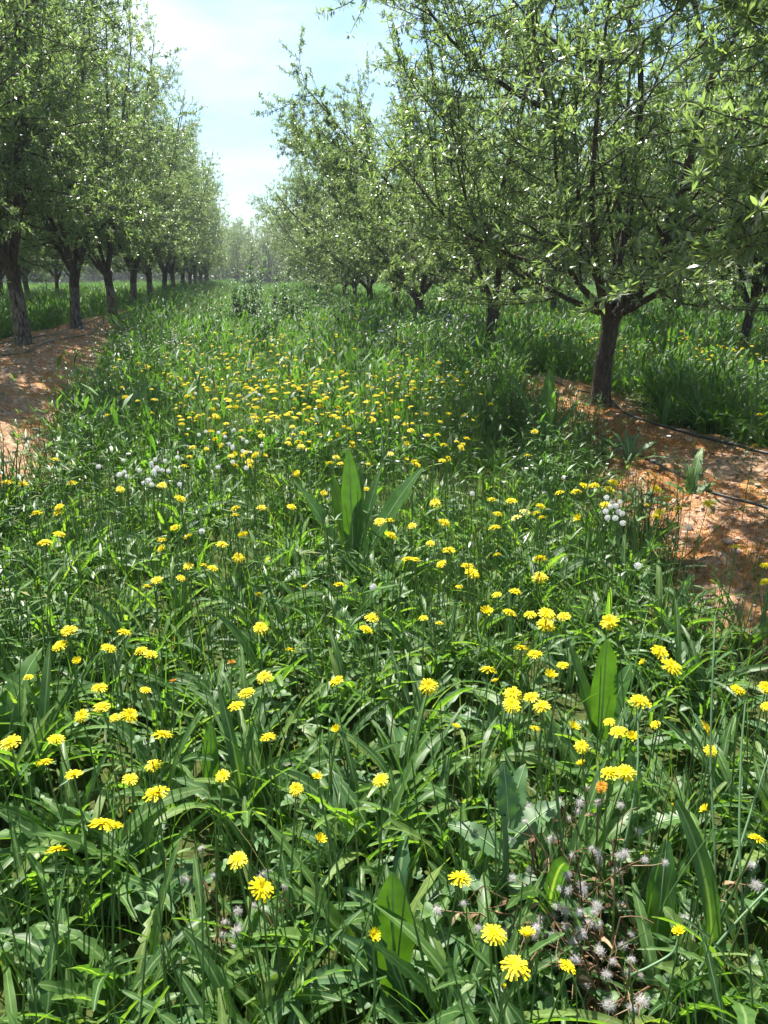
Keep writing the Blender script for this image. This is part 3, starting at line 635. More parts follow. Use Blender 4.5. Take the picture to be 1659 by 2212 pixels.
# ------------------------------------------------------------------ flowers
def head_mesh(seed, kind):
    r = np.random.default_rng(seed); b = MB()
    rings = {'open': [(19, 1.0, 4, .0), (16, .80, 20, .02), (13, .56, 40, .04), (9, .34, 58, .05)], 'half': [(14, .95, 48, 0), (12, .8, 60, .03), (8, .6, 72, .05)],
             'bud': [(9, .62, 84, .06), (7, .66, 88, .03)], 'flat': [(15, 1.0, -6, .0), (13, .78, 10, .02), (11, .5, 30, .04)]}[kind]
    for n, R_, el, z in rings:
        for i in range(n):
            a = (i + r.uniform(-.28, .28)) / n * 6.283; L = R_ * r.uniform(.86, 1.08); w = .165 * r.uniform(.8, 1.15) * (1.0 if R_ > .6 else .8)
            e = math.radians(el + r.normal(0, 5)); e2 = e - math.radians(20)
            t = [(.08, 0), (.5, e), (1, e2)]; y = .06; zz = z; V = []
            for k, (s, ee) in enumerate(((0, e), (.5, e), (.5, e2))):
                y += s * L * .94 * math.cos(ee); zz += s * L * .94 * math.sin(ee); ww = w * (.45, .9, 1.0)[k]
                V += [(-ww / 2, y, zz), (ww / 2, y, zz)]
            b.add(rotz(np.array(V), a), [[0, 1, 3, 2], [2, 3, 5, 4]])
    t = np.linspace(0, 1, 4); P = np.stack([0 * t, 0 * t, .0 + .10 * t], -1)
    nb = b.n; b.add(*tube(P, np.array([.10, .13, .11, .02]), 8), mi=1)
    # green cup below the florets
    t = np.linspace(0, 1, 5); P = np.stack([0 * t, 0 * t, -.42 + .46 * t], -1)
    rc = np.array([.07, .17, .21, .22, .20]) if kind != 'bud' else np.array([.09, .20, .24, .23, .18]); b.add(*tube(P, rc, 9), mi=2)
    return b.mesh("flower_head")
HEADS = {}
for kd, ns in (('open', 4), ('flat', 2), ('half', 2), ('bud', 1)):
    for q, pm in (('', 'petal'), ('pale', 'pale_petal'), ('old', 'old_petal')):
        L_ = []
        for i in range(ns):
            me = head_mesh(500 + i * 7 + len(kd), kd)
            for m in (M[pm], M['disc'], M['stem']): me.materials.append(m)
            L_.append(me)
        HEADS[kd + q] = L_
STEM = []
for i in range(8):
    bx, by = U(-.13, .13, 2); t = np.linspace(0, 1, 7); P = np.stack([bx * t ** 1.8 + .012 * np.sin(t * 5 + i), by * t ** 1.8 + .012 * np.sin(t * 4 + 2 * i), t], -1); P -= P[0]
    v, f = tube(P, np.linspace(.0064, .0050, 7), 5); me = mesh_np("stem", v, f); me.materials.append(M['stem']); STEM.append((me, P[-1]))
def flower(px, py, d, kind, label, group, h=None):
    """A yellow flower whose head is seen at px, py; d is its diameter in metres."""
    h = U(.34, .46) if h is None else h
    X, Y = spot_on(px, py, h); me, tip = STEM[rng.integers(0, 8)]
    rz = U(0, 6.28); c, s = math.cos(rz), math.sin(rz); tx, ty = tip[0] * h, tip[1] * h; X -= tx * c - ty * s; Y -= tx * s + ty * c
    z = gz1(X, Y); t = thing("yellow_flower", label, "flower", (X, Y, z), rz, group)
    hz = h + (gz1(X + tx * c - ty * s, Y + tx * s + ty * c) - z)
    st = obj("stem", me, [], t); st.scale = (h if h > .3 else .3, h if h > .3 else .3, hz)
    st.scale = (h, h, hz)
    lst = HEADS[kind]; hd = obj("flower_head", lst[rng.integers(0, len(lst))], [], t, (tx, ty, hz + d * .18))
    hd.scale = (d * .56,) * 3; ti = .4 if 'half' in kind else .28; hd.rotation_euler = (rng.normal(-.04, ti), rng.normal(0, ti), U(0, 6.28))
    return t
# flowers read off the photograph: x, y, diameter (pixels at 1659 wide), kind
o_, f_, h_, b_ = 'open', 'flat', 'half', 'bud'
FL = [(1067,2026,52,o_),(1139,2031,44,h_),(1112,2094,62,f_),(1226,2092,30,o_),(805,2025,32,h_),(566,1927,54,o_),(993,1903,46,o_),(514,1863,42,o_),(122,1843,46,o_),(222,1788,56,o_),(245,1792,42,o_),
(338,1720,50,o_),(351,1593,40,o_),(160,1678,36,o_),(98,1652,36,o_),(123,1602,36,o_),(24,1610,42,o_),(333,1658,34,o_),(282,1688,34,o_),(481,1680,30,o_),(640,1709,30,o_),(690,1821,34,h_),(685,1685,18,h_),(822,1690,34,o_),
(727,1581,18,h_),(579,1597,32,o_),(510,1530,34,o_),(533,1502,34,o_),(571,1468,34,o_),(563,1361,32,o_),(727,1475,30,o_),(627,1407,22,o_),(926,1488,38,o_),(984,1577,18,h_),(1054,1453,38,o_),(1070,1478,20,h_),(1107,1505,38,o_),
(1105,1528,38,o_),(1147,1511,34,o_),(1170,1531,36,o_),(1155,1418,32,o_),(1126,1406,36,o_),(1187,1468,36,h_),(1215,1441,26,o_),(1178,1356,38,o_),(1145,1332,28,o_),(1181,1332,36,o_),(1217,1336,28,o_),(1100,1328,30,o_),(1050,1330,36,h_),
(1020,1243,38,o_),(1010,1228,36,o_),(1316,1349,38,o_),(1425,1414,40,o_),(1450,1446,44,o_),(1382,1522,46,o_),(1525,1581,44,o_),(1534,1625,28,f_),(1335,1586,36,o_),(1365,1600,34,h_),(1316,1563,24,o_),(1237,1578,32,h_),(1256,1617,30,o_),
(1256,1657,24,h_),(1318,1675,42,o_),(1352,1674,38,o_),(1299,1703,22,'openold'),(1454,1743,15,b_),(1525,1755,18,h_),(1634,1816,36,o_),(1593,1495,32,o_),(1654,1490,30,o_),(1655,1530,22,o_),(1467,2021,26,h_),(1090,2138,26,b_),(1415,1568,18,o_),
(1156,1577,22,o_),(1390,1437,16,h_),(177,1551,30,o_),(221,1532,34,o_),(281,1550,36,o_),(249,1554,24,o_),(216,1491,34,o_),(315,1494,20,o_),(236,1405,32,o_),(305,1410,28,o_),(326,1418,28,o_),(268,1370,28,o_),(234,1371,14,b_),(149,1367,34,o_),
(131,1400,34,o_),(167,1434,24,h_),(62,1466,20,o_),(501,1438,18,'halfold'),(375,1478,16,'halfold'),(283,1758,16,b_),(733,1267,26,o_),(659,1273,16,h_),(560,1288,20,o_),(339,1257,24,o_),(317,1270,22,o_),(392,1252,20,o_),(407,1226,22,o_),
(440,1224,20,o_),(460,1231,24,o_),(515,1209,24,o_),(348,1188,20,o_),(350,1169,20,o_),(378,1143,22,o_),(405,1163,22,o_),(480,1180,24,o_),(526,1164,26,h_),(508,1102,24,o_),(508,1115,18,o_),(97,1177,32,o_),(129,1158,24,o_),(80,1113,28,o_),
(125,1112,24,o_),(128,1098,20,o_),(50,1049,26,o_),(17,1046,22,o_),(155,1047,24,o_),(120,996,20,o_),(880,1212,26,o_),(897,1213,24,o_),(930,1177,20,o_),(970,1193,38,o_),(953,1222,24,o_),(960,1133,30,o_),(840,1129,30,o_),(820,1131,24,o_),
(845,1161,28,o_),(890,1139,20,o_),(1068,1144,30,o_),(1075,1113,20,o_),(1074,1201,20,o_),(1062,1083,22,o_),(1104,1086,24,o_),(1133,1109,22,'openpale'),(1115,1122,24,'openpale'),(1158,1111,18,o_),(1168,1097,22,o_),(1170,1121,20,o_),
(1166,1212,32,o_),(1166,1252,34,o_),(1073,1288,22,o_),(1113,1282,26,o_),(992,1270,16,o_),(949,1349,16,o_),(915,1338,20,o_),(804,1339,30,o_),(791,1364,30,o_),(1244,1066,32,o_),(1250,1125,24,h_),(1262,1053,26,o_),(1283,1052,22,o_),
(1317,1062,24,o_),(1325,1046,30,o_),(1307,1094,22,o_),(1418,1062,24,o_),(1441,1081,20,o_),(1463,1104,26,o_),(1425,1110,24,o_),(1418,1120,20,o_),(1529,1093,26,o_),(1397,1093,14,o_),(1589,1186,28,o_),(1652,1225,22,o_),(1650,1260,22,o_),
(900,1007,24,o_),(945,942,18,o_),(958,964,18,o_),(870,1058,24,o_),(940,1090,24,o_),(790,1060,20,o_),(700,1068,16,o_),(630,1098,20,o_),(565,1100,20,o_),(390,1081,26,o_),(350,1052,22,o_),(260,1060,18,o_),(640,1026,18,o_),(540,1010,18,o_),
(712,1003,18,o_),(655,938,16,o_),(757,893,16,o_),(1060,876,16,o_),(1135,824,14,o_),(1640,898,14,o_),(1630,965,16,o_),(1208,1068,22,o_),(1140,986,14,o_),(1155,935,16,o_)]
ZONES = [  # lower edge, upper edge, wording
    (1880, 2300, "in the nearest grass"), (1640, 1880, "above the lowest big leaves"), (1540, 1640, "level with the spiny thistle"), (1450, 1540, "beside the broad dock leaf"),
    (1340, 1450, "above the broad dock leaf"), (1235, 1340, "below the tall dock"), (1150, 1235, "around the tall dock foot"), (1080, 1150, "beside the tall dock middle"), (1000, 1080, "level with tall dock tip"), (0, 1000, "behind the tall dock")]
KIND = {'open': 'yellow flower', 'flat': 'fully spread yellow flower', 'half': 'half open yellow flower', 'bud': 'closed yellow bud', 'openold': 'faded orange flower', 'halfold': 'shrivelled orange flower', 'openpale': 'pale lemon flower'}
def nth(i): return ORD[i] if i < len(ORD) else {20: "twenty-first", 21: "twenty-second", 22: "twenty-third", 23: "twenty-fourth", 24: "twenty-fifth", 25: "twenty-sixth", 26: "twenty-seventh", 27: "twenty-eighth"}.get(i, "thirtieth")
fl_xy = []
for y0, y1, word in ZONES:
    Z_ = sorted([q for q in FL if y0 <= q[1] < y1])
    for side, wd in ((0, "left"), (1, "right")):
        zz = [q for q in Z_ if (q[0] >= 820) == bool(side)]
        for k in sorted({q[3] for q in zz}):
            sub = [q for q in zz if q[3] == k]
            for i, (px, py, d, kk) in enumerate(sub):
                h = U(.34, .46); X, Y = spot_on(px, py, h); dep = to_px(X, Y, h + gz1(X, Y))[2]
                dm = float(np.clip(d * dep / FPX, .018 if kk in (b_,) else .028, .056))
                which = ("%s from left, %s half, %s" % (nth(i), wd, word)) if len(sub) > 1 else "only such one in %s half, %s" % (wd, word)
                flower(px, py, dm, kk, "%s, %s" % (KIND[kk], which), "yellow flowers in the meadow", h); fl_xy.append((px, py))
# more of them farther off: the thick yellow drift down the alley and the loose ones right of it
def drift(n, seed):
    r = np.random.default_rng(seed); out = []
    while len(out) < n:
        q = r.random()
        if q < .55: x, y = r.normal(600, 120), 690 + 215 * r.random() ** 1.25
        elif q < .84: x, y = r.uniform(390, 1010), r.uniform(760, 1010)
        elif q < .93: x, y = r.uniform(780, 1040), r.uniform(690, 930)
        else: x, y = r.uniform(230, 480), r.uniform(690, 900)
        if y < 700 or not 200 < x < 1050: continue
        X, Y = spot(x, y, .42)
        if soil(np.array([X]), np.array([Y]))[0] > .3: continue
        out.append((x, y))
    return sorted(out, key=lambda t: -t[1])
DR = drift(620, 5); n_ind = max(0, 298 - len(FL))
for i, (x, y) in enumerate(DR[:n_ind]):
    side = "left" if x < 560 else ("right" if x > 720 else "middle")
    flower(x, y, U(.036, .052), ('open', 'open', 'half', 'flat')[i % 4], "small yellow flower in the %s of the flowering alley beyond the tall dock rosette" % side, "small yellow flowers beyond the tall dock rosette, " + side, U(.32, .50))
# the rest: one object
hp = []
for i in range(6):
    parts = []
    for k in range(9):
        a = k * .698; V = np.array([(-.012, .004, .004), (.012, .004, .004), (.017, .021, .003), (-.017, .021, .003)]); parts.append((rotz(V, a), np.array([[0, 1, 2, 3]])))
    v, f = join(parts); v[:, 2] += .010 - 18 * (v[:, 0] ** 2 + v[:, 1] ** 2); tl = (i - 2) * .16; v = np.stack([v[:, 0], v[:, 1] * math.cos(tl) - v[:, 2] * math.sin(tl), v[:, 1] * math.sin(tl) + v[:, 2] * math.cos(tl)], -1); hp.append((v, f))
X, Y, Z = [], [], []
for x, y in DR[n_ind:]:
    a, b = spot_on(x, y, .45); X.append(a); Y.append(b)
X, Y = np.array(X), np.array(Y)
Xa, Ya, _ = scatter(1500, 9, 24, lambda t: 4.9 + 0 * t, lambda t: 9.5 + 0 * t, True, lambda X, Y: np.clip((fbm(X, Y, .5, 7) - .4) * 5, .1, 1))
Xb, Yb, _ = scatter(700, 14, 50, lambda t: -9 + 0 * t, lambda t: -5 + 0 * t)
Xc, Yc, _ = scatter(900, 15, 50, lambda t: -2.5 + 0 * t, lambda t: 2.5 + 0 * t)
X, Y = np.concatenate([X, Xa, Xb, Xc]), np.concatenate([Y, Ya, Yb, Yc]); N = len(X); Hh = U(.30, .54, N); Z = gz(X, Y) + Hh
v, f = stamp(hp, X, Y, Z, U(0, 6.28, N), U(.7, 1.2, N), (.8, 1.2), .0)
# heads lean a little each their own way
cen = np.repeat(np.stack([X, Y, Z], -1), 1, 0)
tag(obj("distant_flowers", mesh_np("distant_flowers", v, f), M['petal']), "countless tiny yellow flowers far down the meadow", "flowers", None, 'stuff')
v, f = blades(X, Y, Z - Hh, Hh, np.full(N, .006), np.full(N, .02), 2)
tag(obj("distant_flower_stems", mesh_np("distant_flower_stems", v, f), M['stem']), "thin stems under the tiny far yellow flowers", "stems", None, 'stuff')

# ---- dandelion clocks
def puff_mesh(seed):
    r = np.random.default_rng(seed); n = 190; d = norm(r.normal(0, 1, (n, 3))); V = []; F = []; k = 0
    s = norm(np.cross(d, r.normal(0, 1, (n, 3))))
    for i in range(n):
        a, b = d[i] * .18, d[i] * r.uniform(.82, 1.0); w = s[i] * .012; e = s[i] * .13; e2 = np.cross(d[i], s[i]) * .13
        V += [a - w, a + w, b + w, b - w, b - e, b + e, b + e + d[i] * .07, b - e + d[i] * .07, b - e2, b + e2, b + e2 + d[i] * .07, b - e2 + d[i] * .07]
        F += [[k, k + 1, k + 2, k + 3], [k + 4, k + 5, k + 6, k + 7], [k + 8, k + 9, k + 10, k + 11]]; k += 12
    return mesh_np("seed_head", np.array(V), np.array(F), False)
PUFF = [puff_mesh(i) for i in range(3)]
for m in PUFF: m.materials.append(M['fluff'])
def clock(px, py, label, group, r=.013, h=None):
    h = U(.38, .48) if h is None else h
    X, Y = spot_on(px, py, h); me, tip = STEM[rng.integers(0, 8)]; X -= tip[0] * h; Y -= tip[1] * h
    t = thing("dandelion_clock", label, "seed head", (X, Y, gz1(X, Y)), 0, group); st = obj("stem", me, [], t); st.scale = (h * .7, h * .7, h)
    st.location = (tip[0] * h * .3, tip[1] * h * .3, 0)
    p = obj("seed_head", PUFF[rng.integers(0, 3)], [], t, (tip[0] * h, tip[1] * h, h + r * .4)); p.scale = (r,) * 3; p.rotation_euler = tuple(U(0, 6, 3))
for x, y in [(1310,1075),(1322,1085),(1340,1084),(1336,1106),(1318,1098),(1308,1107),(1329,1120),(1344,1112),(1312,1120),(1345,1132),(1330,1095)]:
    clock(x, y, "white seed head in the tight cluster beside the front pipe of the mossy bank", "seed heads beside the mossy bank")
for i in range(24):
    clock(rng.normal(328, 42), rng.normal(1024, 20), "white seed head in the large fluffy cluster at left above the near flowers", "seed heads clustered at the left")
for i in range(16):
    clock(rng.normal(482, 34), rng.normal(965, 34), "white seed head among the stems left of the tall dock rosette", "seed heads left of the tall dock")
for i in range(12):
    clock(rng.normal(445, 26), rng.normal(808, 20), "white seed head beside the far yellow drift of flowers", "seed heads beside the far drift")
for (x, y, l) in [(1020, 1068, "lone white seed head right of the tall dock rosette"), (806, 1271, "lone white seed head below the tall dock rosette"), (1486, 1140, "lone white seed head in front of the right mossy bank"), (1377, 1225, "lone white seed head among thin stems below the right seed cluster"), (436, 1150, "lone white seed head in the flowers left of the tall dock")]:
    clock(x, y, l, None)
# loose tufts of white blossom and fluff in the weeds by the banks
ft = [tuple(a) for a in [join([(rotz(np.array([(-.010, 0, 0), (.010, 0, 0), (.012, .014, .008), (-.012, .014, .008)]), k * 1.257), np.array([[0, 1, 2, 3]])) for k in range(5)])]]
def spots(n, x0, x1, y0, y1, h, dn=None):
    X, Y = U(x0, x1, n), U(y0, y1, n)
    if dn: k = rng.random(n) < dn(X, Y); X, Y = X[k], Y[k]
    return X, Y, gz(X, Y) + U(*h, len(X))
cl = lambda X, Y: np.clip((fbm(X, Y, 1.1, 66) - .46) * 7, 0, 1)
A = [spots(1100, -2.9, -1.2, 6.5, 16, (.22, .45), cl), spots(1100, 4.3, 7.5, 6, 15, (.25, .5), cl), spots(300, -1.5, 2.4, 5, 15, (.25, .42), cl), spots(500, 1.4, 2.6, 4, 12, (.2, .45), cl)]
X, Y, Z = (np.concatenate(c) for c in zip(*A)); v, f = stamp(ft, X, Y, Z, U(0, 6.28, len(X)), U(.45, 1.0, len(X)), (.5, 1.5), .6)
tag(obj("white_blossom", mesh_np("white_blossom", v, f), M['white_petal']), "tiny white blossoms speckling the weeds beside the banks", "blossom", None, 'stuff')
A = [spots(700, 1.9, 4.2, 9.5, 19, (.3, .6), cl), spots(120, 4.5, 8, 9, 18, (.3, .55), cl)]
X, Y, Z = (np.concatenate(c) for c in zip(*A)); v, f = stamp(ft, X, Y, Z, U(0, 6.28, len(X)), U(.8, 1.5, len(X)), (.5, 1.5), .6)
tag(obj("mauve_blossom", mesh_np("mauve_blossom", v, f), M['mauve']), "pale mauve blossoms around the trunks behind the mossy bank", "blossom", None, 'stuff')

# ------------------------------------------------------------------ single plants that stand out
def plant(name, label, cat, px, py, leaves, mat='dock_leaf', prof='lance', lobes=0.0, stem=0.0, group=None, yawbase=None):
    """leaves: (azimuth in degrees, 0 = to the viewer's right, 90 = away), elev at foot, elev at tip, length, width."""
    X, Y = spot(px, py, 0.0)
    for _ in range(3): X, Y = spot(px, py, gz1(X, Y))
    t = thing(name, label, cat, (X, Y, gz1(X, Y) - .01), 0, group)
    if stem:
        v, f = tube(grow((0, 0, 0), (.03, 0, 1), stem, 5, .1, .03), np.linspace(.011, .006, 6), 8); obj("stem", mesh_np("stem", v, f), M['stalk' if mat == 'grey_leaf' else 'stem'], t)
    for q in leaves:
        az, e0, e1, L, Wd = q[:5]; h = q[5] if len(q) > 5 else 0
        v, f = leaf(L, Wd, 22 if lobes else 16, 4, e0, e1, prof, lobes, .22, .045, rng.normal(0, .15))
        a = rad(az) - math.pi / 2 - rad(YAW); b = MB(); b.add(rotz(v, a) + [0, 0, h], f)
        mid = v.reshape(-1, 5, 3)[:, 2]; mv, mf = tube(mid + [0, 0, .0008], np.linspace(.0035, .0010, len(mid)) * (L / .3) ** .5, 5); b.add(rotz(mv, a) + [0, 0, h], mf, 1)
        obj("leaf", b.mesh("leaf"), [M[mat], M['midrib']], t)
    return t
plant("dock_plant", "tall dock rosette of long upright leaves in the middle of the alley", "plant", 765, 1262,
      [(108, 87, 80, .70, .105), (70, 87, 70, .62, .08), (25, 66, 44, .70, .125), (158, 66, 48, .62, .12), (45, 78, 62, .64, .09), (135, 78, 70, .58, .10), (-60, 45, -10, .45, .12), (220, 45, -15, .45, .12)])
plant("dock_plant", "yellow green dock with an upright translucent leaf before the dark trunk at right", "plant", 1178, 985,
      [(100, 88, 86, .70, .12), (155, 70, 55, .70, .12), (25, 62, 50, .52, .10), (60, 80, 66, .50, .10), (-80, 40, -30, .4, .12)], 'dock_leaf')
plant("dock_plant", "broad upright dock leaf among crowded flowers in the right foreground", "plant", 1292, 1640,
      [(95, 88, 84, .42, .085), (140, 76, 64, .40, .06), (0, 25, -5, .34, .075), (200, 55, 0, .28, .07), (40, 78, 50, .34, .07)])
plant("dock_plant", "large smooth dock leaf standing in the bottom middle of the foreground", "plant", 850, 2175,
      [(95, 86, 78, .33, .085), (150, 55, 10, .2, .045), (30, 45, -20, .2, .045)])
plant("dock_plant", "pale glowing dock leaves in the middle of the distant flowering alley", "plant", 765, 868,
      [(115, 84, 76, .70, .14), (40, 65, 45, .62, .13), (150, 60, 20, .5, .12), (-20, 40, -10, .45, .12)])
plant("dock_plant", "slender dock leaf leaning to the right beside the withered plant", "plant", 1408, 2115, [(70, 76, 62, .32, .062), (160, 50, -10, .25, .05), (10, 40, -20, .22, .05)])
plant("dock_plant", "narrow upright dock leaf in the lower left foreground flowers", "plant", 460, 1760, [(85, 86, 76, .30, .05), (20, 45, -20, .26, .05), (170, 40, -20, .25, .05)])
plant("dock_plant", "dark clump of broad pointed leaves beside the left bank", "plant", 318, 960,
      [(a, e, e - 25, L, .10) for a, e, L in [(90, 85, .62), (60, 78, .6), (130, 76, .58), (20, 65, .5), (170, 62, .5), (-40, 50, .4), (230, 48, .4), (100, 70, .5), (45, 60, .48), (150, 82, .5)]])
plant("dock_plant", "dark leafy dock just right of the distant yellow drift", "plant", 1010, 880, [(100, 80, 60, .6, .13), (30, 60, 20, .55, .13), (160, 60, 20, .5, .12), (-40, 40, -10, .4, .12)])
plant("thistle", "spiny pale green thistle leaf curling up at the left edge", "thistle", 18, 1650, [(75, 82, 20, .40, .13), (20, 50, -10, .32, .10), (-50, 40, -25, .3, .09), (140, 60, 0, .3, .10)], 'grass', 'lance', .55)
plant("thistle", "small silvery sow thistle rosette on the mossy bank below the trunk", "thistle", 1358, 1005, [(a, e, e - 55, .30, .065) for a, e in [(90, 80), (20, 60), (60, 70), (150, 65), (-40, 45), (210, 45), (120, 75)]], 'grey_leaf', 'lance', .5)
plant("thistle", "flat toothed rosette in front of the seed head cluster by the bank", "thistle", 1385, 1090, [(a, 45, -20, .24, .05) for a in (0, 50, 95, 140, 190, 240, 300)], 'grey_leaf', 'lance', .5)
plant("thistle", "young leafy weed standing beside the front pipe on the mossy bank", "thistle", 1492, 1085, [(90, 80, 40, .26, .08), (20, 60, 0, .22, .08), (150, 60, 0, .22, .07), (60, 70, 20, .3, .07, .1), (-50, 40, -20, .2, .06)], 'clover', 'ovate', .3, .22)
plant("sow_thistle", "bluish sow thistle with broad stalkless leaves beside the withered plant", "plant", 1085, 1995, [(25, 40, 5, .17, .085, .24), (150, 35, -15, .16, .07, .20), (60, 65, 30, .15, .07, .29), (200, 30, -30, .16, .07, .14), (-30, 30, -25, .18, .08, .12), (100, 70, 60, .13, .06, .31)], 'grey_leaf', 'ovate', .25, .33)
plant("sow_thistle", "pale green sow thistle behind the withered plant", "plant", 1350, 1920, [(80, 60, 20, .16, .06, .2), (0, 40, 0, .16, .06, .17), (170, 40, 0, .15, .06, .14), (-40, 35, -10, .15, .06, .1), (110, 80, 60, .14, .05, .26)], 'grass', 'lance', .45, .30)

# ---- withered plants with white fluff
def tuft_mesh(seed):
    r = np.random.default_rng(seed); n = 340; d = norm(r.normal(0, 1, (n, 3)) * [1, 1, .8] + [0, 0, .5]); s = norm(np.cross(d, r.normal(0, 1, (n, 3)))); ln = r.uniform(.3, .95, (n, 1)) ** 1.3; c = r.normal(0, .24, (n, 3)); b = d + s * r.normal(0, .25, (n, 1))
    V = np.stack([c - s * .010, c + s * .010, c + b * ln + s * .016, c + b * ln - s * .016], 1).reshape(-1, 3)
    return mesh_np("seed_fluff", V, np.arange(n * 4).reshape(-1, 4), False)
TUFT = [tuft_mesh(40 + i) for i in range(4)]
M['old_fluff'] = plain('greyish_fluff', (.62, .59, .59), .9, .12, 60, 0, .4)
for m in TUFT: m.materials.append(M['old_fluff'])

def withered(px, py, seed, h, label, nb=9):
    r = np.random.default_rng(seed); X, Y = spot(px, py, 0); t = thing("withered_groundsel", label, "withered plant", (X, Y, gz1(X, Y)), 0, "withered fluffy plants"); b = MB(); tips = []
    for i in range(nb):
        P = grow((0, 0, 0), (r.normal(0, .55), r.normal(0, .45), 1), h * r.uniform(.6, 1.05), 7, -.1, .13); b.add(*tube(P, np.linspace(.0034, .0015, 8), 4)); tips.append(P[-1])
        for k in range(4):
            i0 = r.integers(3, 8); Q = grow(P[i0], norm(P[i0] - P[i0 - 1]) + r.normal(0, .7, 3), r.uniform(.03, .09), 3, -.4, .2); b.add(*tube(Q, np.linspace(.0014, .0007, 4), 3)); tips.append(Q[-1])
            v, f = leaf(r.uniform(.02, .045), .009, 3, 1, r.uniform(-60, 30), -80, 'lance', 0, 0, 0, 1.0, r); b.add(rotz(v, r.uniform(0, 6)) + P[r.integers(1, 7)], f)
    obj("dry_stems", b.mesh("dry_stems"), M['dry'], t)
    for p in tips:
        if r.random() < .42:
            o = obj("seed_fluff", TUFT[r.integers(0, 4)], [], t, tuple(p)); s = r.uniform(.007, .015); o.scale = (s, s * r.uniform(.7, 1), s * r.uniform(.8, 1.7)); o.rotation_euler = tuple(r.uniform(0, 6, 3))
withered(1205, 2080, 1, .40, "brown withered plant with white fluff under the bluish leaves", 12)
withered(1290, 2235, 2, .34, "withered plant fluffing lowest at the bottom right", 12)
withered(1400, 2150, 3, .36, "withered brown plant under the curved green flower stalk", 9)
withered(1290, 1990, 4, .36, "withered stalks with two white tufts behind the others", 6)
withered(520, 2090, 5, .26, "little cluster of white fluff in the left foreground leaves", 5)

# ---- long grey green stalks on the right
def stalk(pts, label, r=.0034):
    P = []
    for x, y, z in pts: a, b = spot(x, y, z); P.append((a, b, z))
    P[0] = (P[0][0], P[0][1], gz1(P[0][0], P[0][1]) - .02); v, f = tube(spline(P, 6), np.linspace(r, r * .6, (len(P) - 1) * 6 + 1), 7)
    tag(obj("bare_stalk", mesh_np("bare_stalk", v, f), M['stalk']), label, "stalk", "long bare stalks in the right foreground")
stalk([(1240, 2010, 0), (1215, 1830, .22), (1200, 1700, .36), (1195, 1560, .50)], "long bluish stalk rising left of the withered plant")
stalk([(1320, 2050, 0), (1340, 1880, .2), (1375, 1680, .36), (1378, 1540, .46)], "long straight stalk right of the broad upright dock leaf")
stalk([(1530, 2120, 0), (1545, 1900, .2), (1535, 1650, .40), (1540, 1450, .58), (1545, 1330, .68)], "tallest thin stalk near the right edge")
stalk([(1500, 2190, 0), (1560, 1960, .2), (1620, 1760, .34), (1665, 1620, .44)], "thick leaning stalk crossing to the right edge")
stalk([(1420, 2260, 0), (1520, 2080, .16), (1640, 1940, .26), (1720, 1870, .3)], "low leaning stalk at the bottom right corner")
stalk([(1370, 2260, 0), (1365, 2150, .16), (1362, 2110, .2), (1400, 2090, .22), (1450, 2060, .24), (1466, 2028, .26)], "green stalk bent like a hook under a half open flower")
stalk([(1640, 2230, 0), (1600, 1900, .26), (1600, 1650, .44), (1610, 1520, .54)], "upright stalk standing at the right edge")
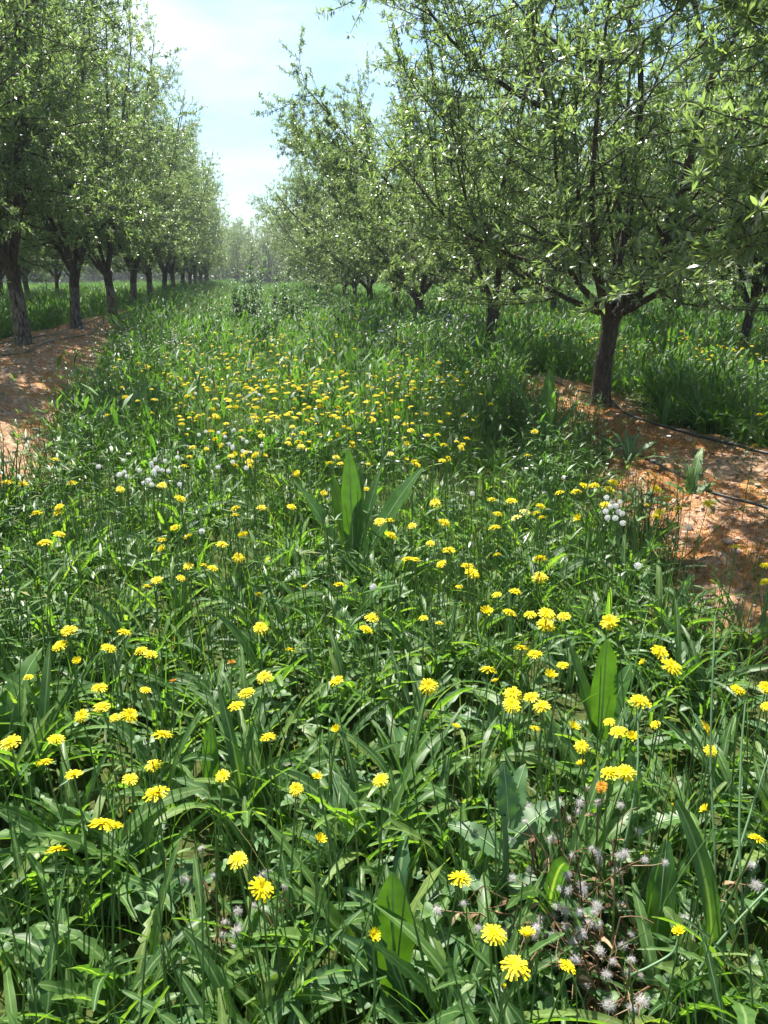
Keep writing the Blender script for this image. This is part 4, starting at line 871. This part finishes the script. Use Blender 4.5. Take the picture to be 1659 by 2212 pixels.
# ---- tall weeds down the alley
def weed_mesh(seed, h):
    r = np.random.default_rng(seed); sb = MB(); lb = MB()
    for s in range(7):
        P = grow((r.normal(0, .13), r.normal(0, .13), 0), (r.normal(0, .12), r.normal(0, .12), 1), h * r.uniform(.4, 1), 8, .1, .05); sb.add(*tube(P, np.linspace(.009, .003, 9), 5))
        for k in range(46):
            i = r.integers(1, 9); L = r.uniform(.08, .22) * (1.15 - i / 12); v, f = leaf(L, L * .28, 4, 2, r.uniform(10, 60), r.uniform(-50, 10), 'ovate', 0, .2, 0, 0, r); lb.add(rotz(v, r.uniform(0, 6.28)) + P[i] + r.normal(0, .02, 3), f)
    return sb.mesh("stem"), lb.mesh("foliage")
WM = [weed_mesh(700 + i, 1.6) for i in range(4)]
wpos = [(520, 700, 1.0), (545, 705, 1.15), (565, 690, .9), (600, 712, 1.0), (585, 700, .8), (625, 705, .85), (650, 700, .95), (500, 690, .7), (680, 715, .7), (535, 690, 1.1), (470, 690, .6), (720, 715, .6), (610, 690, 1.0), (560, 715, .75), (490, 712, .6), (640, 690, .8), (665, 712, .6), (700, 705, .7), (740, 700, .6), (575, 720, .7), (530, 718, .8), (605, 725, .6), (635, 722, .55), (455, 702, .5)]
for i, (x, y, s) in enumerate(wpos):
    X, Y = spot(590 + (x - 590) * 1.25, y + (22, 8, 36, 2, 50)[i % 5], 0.0); a, b = WM[i % 4]
    t = thing("tall_weed", "dark leafy tall weed, %s from the left in the clump blocking the far alley" % nth(sorted(wpos).index((x, y, s))), "weed", (X, Y, gz1(X, Y)), U(0, 6.28), "tall weeds in the far alley"); t.scale = (s * 1.45, s * 1.45, s * 1.25)
    obj("stem", a, M['stem'], t); obj("foliage", b, M['weed_leaf'], t)

# ------------------------------------------------------------------ thin sunny haze over the whole orchard
def haze():
    x0, x1, y0, y1, z0, z1 = -420, 420, -80, 420, -2.5, 26
    V = np.array([(x, y, z) for z in (z0, z1) for y in (y0, y1) for x in (x0, x1)], float)
    F = np.array([(0, 2, 3, 1), (4, 5, 7, 6), (0, 1, 5, 4), (2, 6, 7, 3), (0, 4, 6, 2), (1, 3, 7, 5)])
    m, n, l = nodes("haze"); n.remove(n["Principled BSDF"]); p = n.new("ShaderNodeVolumePrincipled")
    p.inputs['Color'].default_value = (.86, .92, 1.0, 1); p.inputs['Density'].default_value = HAZE; p.inputs['Anisotropy'].default_value = .1
    l.new(p.outputs[0], n["Material Output"].inputs['Volume'])
    tag(obj("haze", mesh_np("haze", V, F, False), m), "thin bright haze in the air of the orchard", "haze", None, 'stuff')
HAZE = .0009
haze()
